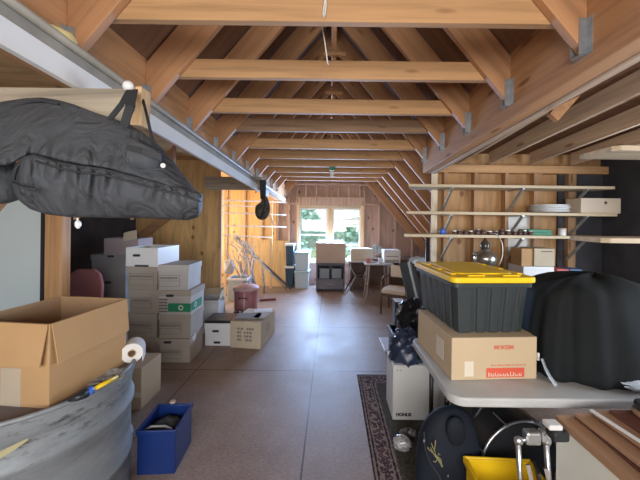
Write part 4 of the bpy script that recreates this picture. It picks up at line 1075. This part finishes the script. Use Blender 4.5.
MB().tube([(xb - .01, 0, zt + .02), b0 + Vector((-.02, .01, -.005))], .006, 8).build('beater_rod', CHROME, t, smooth=True)
MB().box(b0.x - .034, b0.x + .036, b0.y - .03, b0.y + .03, b0.z - .032, b0.z + .012).build('beater', BLACK_PL, t, bevel=.012, seg=3)
MB().box(b0.x - .045, b0.x + .012, b0.y - .02, b0.y + .03, b0.z + .012, b0.z + .034).build('beater_felt', WHITE, t, bevel=.006)

# folding table
TZ2 = .74
t = T('folding_table', 'grey-white plastic folding table with rounded corners along the right', 'table', (0, 0, 0))
def rrect(x0, x1, y0, y1, r, n=6):
    p = []
    for cx, cy, a0 in ((x1 - r, y0 + r, -PI / 2), (x1 - r, y1 - r, 0), (x0 + r, y1 - r, PI / 2), (x0 + r, y0 + r, PI)):
        for i in range(n + 1):
            a = a0 + PI / 2 * i / n; p.append((cx + r * math.cos(a), cy + r * math.sin(a)))
    return p
MB().slab(rrect(.585, 2.41, 1.475, 2.24, .075), TZ2 - .045, TZ2).build('tabletop', TABLE_G, t, bevel=.008)
MB().slab(rrect(.62, 2.37, 1.51, 2.20, .06), TZ2 - .06, TZ2 - .0455).build('underframe', BLACK_STEEL, t)
for x in (.70, 2.28):
    for y in (1.84, 2.12): MB().tube([(x, y, .0), (x, y, TZ2 - .05)], .014, 10).build('leg', BLACK_STEEL, t, smooth=True)
    MB().tube([(x, 1.84, .12), (x, 2.12, .12)], .012, 8).tube([(x, 1.86, .13), (x + (.35 if x < 1 else -.35), 1.86, TZ2 - .06)], .010, 8).build('brace', BLACK_STEEL, t, smooth=True)

# carton on the table (standing upside down)
A = onz(442, 376, TZ2 + .001); B = onz(536, 384, TZ2 + .001)
loc, rz, w = frame_from(A, B); rz = math.radians(3.5); w = .47
d, h = .52, .225
loc = Vector((.645, 1.635, TZ2 + .001))
t = T('tan_carton', 'tan carton with red upside-down lettering on the folding table, under the tote', 'box', loc, rz)
box1(0, w, 0, d, 0, h).build('body', CARD2, t, bevel=.004)
box1(w + .0, w + .004, .05, .30, h - .05, h).build('flap', CARD2, t)
text('MEDIUM', .029, REDTXT, t, 'lettering', (.285, -.0008, h - .052), (PI / 2, PI, 0), offset=.0008)
MB().box(.19, .40, -.001, .004, .012, .062).build('red_banner', RED_INK, t)
m = MB(); g = random.Random(21)
x = .20
while x < .385:                                   # broken pale script on the banner
    ww = g.uniform(.010, .02); hh = g.uniform(.014, .026); y = -.0018
    m.box(x, x + .004, y, -.0008, .018, .018 + hh).box(x, x + ww, y, -.0008, .018, .022).box(x + ww - .004, x + ww, y, -.0008, .018, .018 + hh * g.uniform(.5, 1))
    x += ww + .006
m.build('pale_script', TAPE, t)
m = MB(); x = .215
while x < .40:
    ww = g.uniform(.008, .025); m.box(x, x + ww, -.001, .002, .074, .079); x += ww + .006
m.build('red_line', REDTXT, t)
MB().box(-.0012, .003, .10, .20, .06, .17).build('tape', TAPE, t); MB().box(.07, .12, -.0012, .003, .02, .10).build('tape', TAPE, t)
m = MB().box(w + .001, w + .012, -.004, .004, .10, .14); m.build('white_tag', WHITE, t)

# tote
loc2 = Vector((.668, 1.665, TZ2 + h + .002)); rz2 = math.radians(4)
t = T('storage_tote', 'dark grey storage tote with a bright yellow lid, on the tan carton', 'tote', loc2, rz2)
w, d, hb = .445, .60, .285
m = MB(); tp = .035
bm_ = m.bm
def ring(z, ins, nrib):
    p = []
    sides = [((0, 0), (1, 0)), ((1, 0), (1, 1)), ((1, 1), (0, 1)), ((0, 1), (0, 0))]
    for si, (a, b) in enumerate(sides):
        nn = 5 if si % 2 == 0 else 6
        for i in range(nn):
            for f, o in ((i + .05, 0), (i + .12, .012), (i + .42, .012), (i + .5, 0)) if 0 < i else ((i + .12, 0), (i + .5, 0)):
                s_ = f / nn
                x = a[0] + (b[0] - a[0]) * s_; y = a[1] + (b[1] - a[1]) * s_
                nx, ny = ((0, 1), (-1, 0), (0, -1), (1, 0))[si]
                p.append((ins + x * (w - 2 * ins) + nx * o, ins + y * (d - 2 * ins) + ny * o))
    return [bm_.verts.new((x, y, z)) for x, y in p]
ra, rb = ring(0, tp, 0), ring(hb, .012, 0); nn = len(ra)
for i in range(nn): bm_.faces.new((ra[i], ra[(i + 1) % nn], rb[(i + 1) % nn], rb[i]))
bm_.faces.new(ra[::-1]); bm_.faces.new(rb)
m.build('body', TOTE, t, bevel=.004)
MB().slab(rrect(-.004, w + .004, -.004, d + .004, .03), hb - .03, hb - .004).build('body_rim', TOTE, t, bevel=.004)
ld = T  # lid
lid = MB().slab(rrect(-.018, w + .018, -.018, d + .018, .04), hb - .002, hb + .030)
lid = lid.build('lid', YELLOW, t, bevel=.008, seg=3)
MB().slab(rrect(.06, w - .06, .07, d - .07, .04), hb + .030, hb + .040).build('raised_panel', YELLOW, lid, bevel=.006)
for y in (.12, .30, .48):
    MB().box(.012, .045, y - .05, y + .05, hb + .030, hb + .039).build('lid_lug', YELLOW, lid, bevel=.005); MB().box(w - .045, w - .012, y - .05, y + .05, hb + .030, hb + .039).build('lid_lug', YELLOW, lid, bevel=.005)
for x in (.13, .33): MB().box(x - .05, x + .05, .012, .045, hb + .030, hb + .039).build('lid_lug', YELLOW, lid, bevel=.005)

# black covered heap
hc = Vector((1.56, 1.83, TZ2 + .001))
m = MB(); nu, nv = 120, 28
rows = []
for j in range(nv + 1):
    v = j / nv; row = []
    for i in range(nu):
        a = 2 * PI * i / nu; ca, sa = math.cos(a), math.sin(a); e = .75
        sx = math.copysign(abs(ca) ** e, ca); sy = math.copysign(abs(sa) ** e, sa)
        if v < .12: k = .93 + .07 * math.sin(v / .12 * PI / 2); z = .03 * v / .12
        elif v < .72: k = 1.0 - .14 * ((v - .12) / .6) ** 1.6; z = .03 + .40 * (v - .12) / .6
        else: f = (v - .72) / .28; k = .86 * math.cos(f * PI / 2) ** .8; z = .43 + .11 * math.sin(f * PI / 2)
        fold = (.030 * math.sin(7 * a + 1.2 + 1.5 * v) + .026 * math.sin(12 * a + 2.2 * v) + .014 * math.sin(23 * a + 1 + 2 * v)) * min(1, (1.05 - v) * 1.4) * (k > .02)
        x = .43 * sx * (k + fold); y = .285 * sy * (k + fold * 1.4)
        z += (-.17 * max(0, x / .46) ** 1.5 - .02 * max(0, -x / .46) ** 2) * max(0, (v - .3) / .7) + .012 * math.sin(5 * a + 9 * v) * (v > .15)
        row.append(m.bm.verts.new((x, y, z)))
    rows.append(row)
for a, b in zip(rows, rows[1:]):
    for i in range(nu): m.bm.faces.new((a[i], a[(i + 1) % nu], b[(i + 1) % nu], b[i]))
m.bm.faces.new(rows[0][::-1])
bmesh.ops.remove_doubles(m.bm, verts=m.bm.verts, dist=.0005)
tag(m.build('black_cover', CLOTH_BK, loc=hc, smooth=True), 'big black cloth bundle slumped on the folding table beside the tote', 'bag')
pp = at(632, 383, 1.56)
lump('plastic_sheet', 'pale crumpled plastic sheet at the right edge of the folding table', 'plastic', (pp.x + .06, 1.58, TZ2 + .036), (.13, .08, .035), PALEPLASTIC, 31)
p = at(545, 368, 1.62)
m = MB(); pts = [(1.125, 1.64, .12), (1.13, 1.62, .08), (1.14, 1.60, .045), (1.155, 1.575, .012)]
m.ribbon([(x, y, TZ2 + z) for x, y, z in pts], .05, .004, Vector((.6, .8, 0)))
tag(m.build('plastic_scrap', PALEPLASTIC), 'strip of crumpled white plastic between the tan carton and the black bundle', 'plastic')

# white cabinet with boards, bottom right
WC = Vector((1.035, .62, 0))
t = T('white_cabinet', 'white panelled cabinet stacked with wooden boards, in the near right corner', 'cabinet', WC)
box1(0, .75, 0, .79, 0, .675).build('body', mottled('cream_panel', (.78, .79, .71), (.84, .85, .77), 1.5, .5), t, bevel=.004)
box1(-.004, .754, -.004, .795, .675, .683).build('top', TANWOOD, t)
box1(-.010, 0.012, .770, .795, .655, .684).build('corner_fitting', base_mat('blue_fitting', (.08, .2, .5), .4)[0], t)['label'] = 'blue corner fitting'
zb = .684
labs = ('lowest wooden board on the white cabinet, tan with a worn edge', 'dark reddish board, second from the bottom of the stack on the white cabinet', 'tan board in the middle of the stack on the white cabinet', 'reddish board fourth up in the stack on the white cabinet', 'tan slatted board second from the top of the stack on the white cabinet', 'uppermost dark red board of the stack on the white cabinet')
xo = (-.005, .035, .075, .11, .15, .185)
for i, lab in enumerate(labs):
    mt = (TANWOOD, REDWOOD)[i % 2]; hgt = (.022, .010, .014, .010, .012, .012)[i]
    ob = box1(0, .66, 0, .80 - .012 * i, 0, hgt).build('wood_board', mt, loc=WC + Vector((xo[i], -.01, zb)), rot=(0, 0, math.radians((0, -2.5, 1, -2, 2.5, 0)[i])), bevel=.002)
    tag(ob, lab, 'board', 'boards stacked on the white cabinet'); zb += hgt + .001
p = at(628, 398, 1.36)
t = T('black_case', 'black-topped case with a wooden edge on the board stack, right photo edge', 'case', (1.275, 1.02, zb + .001), math.radians(-4))
MB().slab(rrect(0, .5, 0, .34, .05), .0, .022).build('wood_base', TANWOOD, t, bevel=.004); MB().slab(rrect(.004, .496, .004, .336, .05), .022, .052).build('black_top', BLACK_PL, t, bevel=.008)
tag(box1(0, .012, 0, .62, 0, .008).build('white_strip', WHITE, loc=(1.20, .72, zb + .0005), rot=(0, 0, math.radians(7))), 'thin white strip lying across the board stack', 'strip')

# ------------------------------------------------------------------ shelves on the right partition
YS = 3.30
def shelf(label, z, x0, x1, brackets):
    t = T('wall_shelf', label, 'shelf', (0, YS, z), 0, 'long shelves on the right partition')
    MB().slab([(x0, .0), (x1, .0), (x1, .30), (x0 + .10, .30)], 0, .030).build('board', PALE, t, bevel=.002)
    for x in brackets:
        MB().obb((x, .035, -.005), (x - .02, .285, -.25), .022, .022).build('bracket', GALV_H, t); MB().obb((x, .02, -.006), (x, .295, -.006), .022, .010).build('bracket_arm', GALV_H, t)
s1 = 1.945; s2 = 1.655; s3 = 1.41
shelf('top shelf of the three on the right partition, bare', s1, .82, 3.02, (1.30, 2.06, 2.75))
shelf('middle shelf on the right partition, carrying white plates and a white box', s2, .80, 3.05, (1.30, 2.06, 2.75))
shelf('lowest of the three shelves on the right partition, crowded with small dark items', s3, .78, 3.0, (1.30, 2.06, 2.75))
t = T('shelf_post', 'pale upright post at the end of the right partition, behind the shelf ends', 'post', (1.165, 3.60, 0))
box1(0, .07, 0, .018, 0, 2.145).build('post', wood('cream_post', (.82, .72, .56), 'Z', knots=False), t, bevel=.003)
# lower bench under the shelves
t = T('side_bench', 'low bench board below the shelves behind the black bundle', 'shelf', (1.9, 3.18, 0))
box1(0, 1.1, 0, .38, .99, 1.02).build('board', PALE, t)
for x in (.03, 1.03): box1(x, x + .04, .03, .34, 0, .99).build('leg', PALE_V, t)
# stack of white plates
pc = at(551, 209, 3.42)
for i in range(4):
    tag(MB().lathe([(.06, 0), (.17, .012), (.195, .022), (.19, .026), (.0601, .008)], 40, (0, 0, 0)).build('tray', WHITE_PL, loc=(pc.x + .006 * (-1) ** i, 3.46, s2 + .0315 + i * .021), smooth=True), f'{("lowest", "second lowest", "second highest", "topmost")[i]} white plate of the stack on the middle shelf', 'plate', 'white plates on the middle shelf')
a = at(581, 212, 3.34); 
t = T('white_box', 'cream box with a dark star-shaped mark on the middle shelf', 'box', (a.x, 3.34, s2 + .031))
box1(0, .43, 0, .22, 0, .165).build('body', mottled('cream_box', (.66, .56, .46), (.72, .62, .5), 2, .7), t, bevel=.005)
mk = []
for i in range(10):
    r = .024 if i % 2 == 0 else .011; an = 2 * PI * i / 10 + .3; mk.append((.265 + r * math.cos(an), .115 + r * math.sin(an)))
MB().prism(mk, -.001, .002).build('dark_mark', INK, t)
# small items on the lowest shelf
g = random.Random(4)
x = at(452, 232, 3.36).x; i = 0
while x < at(528, 232, 3.36).x:
    r = g.uniform(.022, .03); hgt = g.uniform(.04, .065)
    t = T('small_jar', 'small dark jar with a pale lid in the row on the lowest shelf', 'jar', (x + r, 3.36, s3 + .031), 0, 'small jars on the lowest shelf')
    MB().lathe([(r * .9, 0), (r, .006), (r, hgt - .014), (r * .8, hgt - .01)], 14).build('body', base_mat('jar_dark', (.05 + .04 * g.random(), .035, .03), .35)[0], t, smooth=True)
    MB().lathe([(r * .85, hgt - .012), (r * .85, hgt)], 14).build('lid', (BULB, GREY_METAL, DARKWOOD)[i % 3], t)
    x += 2 * r + g.uniform(.004, .02); i += 1
a = at(443, 231, 3.36)
tag(MB().ball((0, 0, 0), .035, .03, .035, 14, 10, lambda v: 1 + .2 * math.sin(5 * v.x + 4 * v.z)).build('blue_clip', BLUE_TOY, loc=(a.x, 3.36, s3 + .062), smooth=True), 'bright blue lump at the post end of the lowest shelf', 'clip')
a = at(528, 235, 3.36); 
for i in range(2):
    tag(box1(0, .26 - .01 * i, 0, .18, 0, .03).build('green_book', BOOKG, loc=(a.x + .005 * i, 3.36, s3 + .031 + .0315 * i), bevel=.002), f'{("lower", "upper")[i]} green book of the pair on the lowest shelf', 'book', 'green books on the lowest shelf')
a = at(562, 236, 3.36)
t = T('white_tin', 'white tin beside the green books on the lowest shelf', 'tin', (a.x, 3.36, s3 + .031))
MB().lathe([(.035, 0), (.037, .004), (.037, .07)], 20).build('body', WHITE_PL, t, smooth=True); MB().lathe([(.039, .07), (.039, .08)], 20).build('lid', CARD_P, t)
# silver lantern
a = at(488, 266, 2.75)
t = T('silver_lantern', 'tarnished silver lantern with a big wire ring, standing behind the tote', 'lantern', (1.42, 2.85, 1.15))
t.scale = (.9, .9, 1.05)
MB().lathe([(.07, 0), (.075, .02), (.10, .05), (.11, .09), (.10, .12), (.06, .15), (.035, .17), (.04, .185), (.02, .20), (.02, .23)], 32).build('body', SILVER, t, smooth=True)
MB().lathe([(.03, .15), (.045, .18), (.045, .22), (.02, .25), (.008, .27)], 24).build('chimney', base_mat('dark_glass', (.06, .055, .05), .15)[0], t, smooth=True)
MB().tube([(.10 * math.cos(a_) + .08, 0, .155 + .155 * math.sin(a_)) for a_ in [-.9 + i * .1 for i in range(26)]], .005, 8).build('wire_ring', SILVER, t, smooth=True)
MB().tube([(-.10, 0, .10), (-.12, 0, .13), (-.08, 0, .14)], .008, 8).build('spout', SILVER, t, smooth=True)
# lantern stand
t = T('dark_stool', 'dark stool behind the tote under the silver lantern', 'stool', (1.42, 2.85, 0))
MB().lathe([(.17, 1.115), (.18, 1.13), (.17, 1.148)], 32).build('seat', DARKWOOD, t)
for i in range(4):
    an = PI / 4 + i * PI / 2; MB().tube([(.12 * math.cos(an), .12 * math.sin(an), 1.115), (.18 * math.cos(an), .18 * math.sin(an), 0)], .015, 8).build('leg', DARKWOOD, t, smooth=True)
# boxes on the bench
a = at(521, 271, 3.26)
tt = T('white_carton', 'flat white carton at the bench end, under the cream slotted box', 'box', (a.x, 3.22, 1.021)); box1(0, .32, 0, .28, 0, .10).build('body', WHITE_PL, tt, bevel=.004); MB().box(0, .32, .12, .16, .1, .1008).build('tape', TAPE, tt)
a = at(533, 260, 3.26)
tt = T('slotted_box', 'cream box with a dark slot near its top, behind the tote', 'box', (a.x, 3.24, 1.123)); box1(0, .215, 0, .24, 0, .185).build('body', CARD_P, tt, bevel=.004); MB().box(.07, .19, -.001, .004, .15, .158).build('slot', INK, tt); box1(-.12, -.003, .02, .22, 0, .18).build('brown_sleeve', CARD, tt)
a = at(553, 271, 3.3)
for i, (dx, mt, lab) in enumerate(((0, base_mat('red_packet', (.55, .13, .12), .5)[0], 'red packet on the bench beside the flat white carton'), (.135, base_mat('blue_packet', (.10, .18, .36), .5)[0], 'blue packet at the outer end of the packets on the bench'))):
    tag(box1(0, .125, 0, .16, 0, .075).build('packet', mt, loc=(a.x + dx, 3.24, 1.021), bevel=.004), lab, 'packet', 'packets on the bench')

# shelves at the right edge, nearer the camera
for i, (px, py, lab) in enumerate(((625, 55, 'pale board end high at the right edge, under the ceiling joists'), (616, 147, 'pale shelf board end below the joists at the right edge'), (605, 240, 'pale shelf board end level with the lowest shelf, right edge'))):
    Y = 1.75; a = at(px, py, Y)
    m = MB().slab([(0.03, 0), (.9, 0), (.9, .26), (.0, .26), (0, .03)], -.03, .0)
    tag(m.build('shelf_board', PALE, loc=(a.x, Y, a.z + .012), bevel=.004), lab, 'shelf', 'pale board ends at the right edge')
t = T('shelf_upright', 'upright frame carrying the pale board ends, outside the photo edge', 'frame', (2.35, 1.77, 0))
box1(0, .04, 0, .24, 0, 2.5).build('post', PALE_V, t)

# ------------------------------------------------------------------ outdoors
S('ground', box1(-30, 30, 8.5, 50, -2.9, -2.8), GRASS)
def tree(x, y, zt, rx, rz, label, seed):
    g = random.Random(seed); t = T('tree', label, 'tree', (x, y, -2.8), 0, 'trees outside the far window')
    MB().tube([(0, 0, 0), (.1, 0, zt * .5), (0, .1, zt)], .16, 8, .06).build('trunk', TRUNK, t, smooth=True)
    m = MB()
    for i in range(2600):
        u = Vector((g.gauss(0, 1), g.gauss(0, 1), g.gauss(0, 1))).normalized() * g.random() ** .4
        c = Vector((u.x * rx, u.y * rx, zt + u.z * rz)); s_ = g.uniform(.06, .16)
        a = Vector((g.uniform(-1, 1), g.uniform(-1, 1), g.uniform(-1, 1))).normalized(); b = a.orthogonal().normalized()
        v = [m.bm.verts.new(c + a * s_), m.bm.verts.new(c + b * s_ * .6), m.bm.verts.new(c - a * s_), m.bm.verts.new(c - b * s_ * .6)]
        m.bm.faces.new(v)
    m.build('foliage', LEAF, t)
tree(-2.2, 15, 4.4, 1.7, 2.6, 'leafy green tree outside the left window sash', 1)
tree(1.7, 15.5, 4.5, 1.7, 2.6, 'leafy green tree outside the right window sash', 2)
tree(-.2, 22, 4.6, 3.0, 2.6, 'pale distant tree between the two window sashes', 3)

# ------------------------------------------------------------------ details belong to the part they sit on
SUB = {'printed_form': 'body', 'hand_hole': 'body', 'lettering': ('door', 'body'), 'red_banner': 'body', 'pale_script': 'body', 'red_line': 'body', 'tape': 'body', 'printed_rows': 'body', 'printed_lines': 'body', 'side_label': 'body',
       'recycling_ring': 'body', 'green_band': 'body', 'tension_rod': 'hoop', 'pocket_flap': 'pocket', 'snap': 'pocket', 'zip_tag': 'lower_gusset', 'side_cord': 'lower_gusset', 'zip_seam': 'upper_panel', 'lid_handle': 'lid', 'small_marks': 'door',
       'zip_pull': 'body', 'deer_emblem': 'body', 'seam': 'body', 'bracket_arm': 'bracket', 'dark_mark': 'body', 'handle_': 'drawer_front', 'scrape': 'body', 'driver_cone': 'body', 'slot': ('rim', 'body'), 'lining': 'body', 'beater_felt': 'beater', 'drip': 'body', 'footboard_edge': 'footboard'}
for o in list(C.objects):
    if o.parent and o.parent.type == 'EMPTY':
        k = o.name.split('.')[0]
        for want in ([SUB[k]] if isinstance(SUB.get(k), str) else SUB.get(k, ())):
            sib = [q for q in o.parent.children if q.name.split('.')[0] == want]
            if sib: o.parent = sib[0]; break

# ------------------------------------------------------------------ light
w = bpy.data.worlds.new('World'); bpy.context.scene.world = w; w.use_nodes = True
nt = w.node_tree; bg = nt.nodes['Background']
sk = nt.nodes.new('ShaderNodeTexSky'); sk.sky_type = 'NISHITA'; sk.sun_disc = False; sk.sun_elevation = math.radians(50); sk.sun_rotation = math.radians(200)
sk.air_density = 1.0; sk.dust_density = 2.0
nt.links.new(sk.outputs['Color'], bg.inputs['Color']); bg.inputs['Strength'].default_value = .48
def area(name, loc, rot, sx, sy, power, col):
    l = bpy.data.lights.new(name, 'AREA'); l.shape = 'RECTANGLE'; l.size = sx; l.size_y = sy; l.energy = power; l.color = col
    o = bpy.data.objects.new(name, l); C.objects.link(o); o.location = loc; o.rotation_euler = rot
    return o
area('daylight_front_window', (0, YF + .03, 1.6), (PI / 2, 0, 0), 3.2, 1.3, 108, (1.0, .97, .93))
area('daylight_far_window', (-.02, YB - .12, 1.22), (-PI / 2, 0, 0), 1.45, 1.2, 270, (.42, .62, 1.0))
area('daylight_right_window', (3.18, 1.45, 1.45), (0, PI / 2, 0), 1.0, 1.6, 55, (.75, .86, 1.0))
area('daylight_left_window', (-3.33, 6.4, 1.45), (0, -PI / 2, 0), 1.4, 1.5, 55, (1.0, .88, .66))

# ------------------------------------------------------------------ camera
cam = bpy.data.cameras.new('Camera'); co = bpy.data.objects.new('Camera', cam); C.objects.link(co)
cam.sensor_fit = 'HORIZONTAL'; cam.sensor_width = 36; cam.lens = F * 36 / 640
cam.shift_x = -(PX - 320) / 640; cam.shift_y = -(240 - PY) / 640
cam.clip_start = .02
co.matrix_world = Matrix.Translation((0, 0, CH)) @ Matrix.Rotation(PI / 2, 4, 'X') @ Matrix.Rotation(ROLL, 4, 'Z')
sc_ = bpy.context.scene; sc_.camera = co
sc_.view_settings.view_transform = 'Standard'; sc_.view_settings.look = 'None'; sc_.view_settings.gamma = 1; sc_.view_settings.use_curve_mapping = False
sc_.view_settings.exposure = 0.2
sc_.cycles.use_denoising = True
sc_.cycles.max_bounces = 8
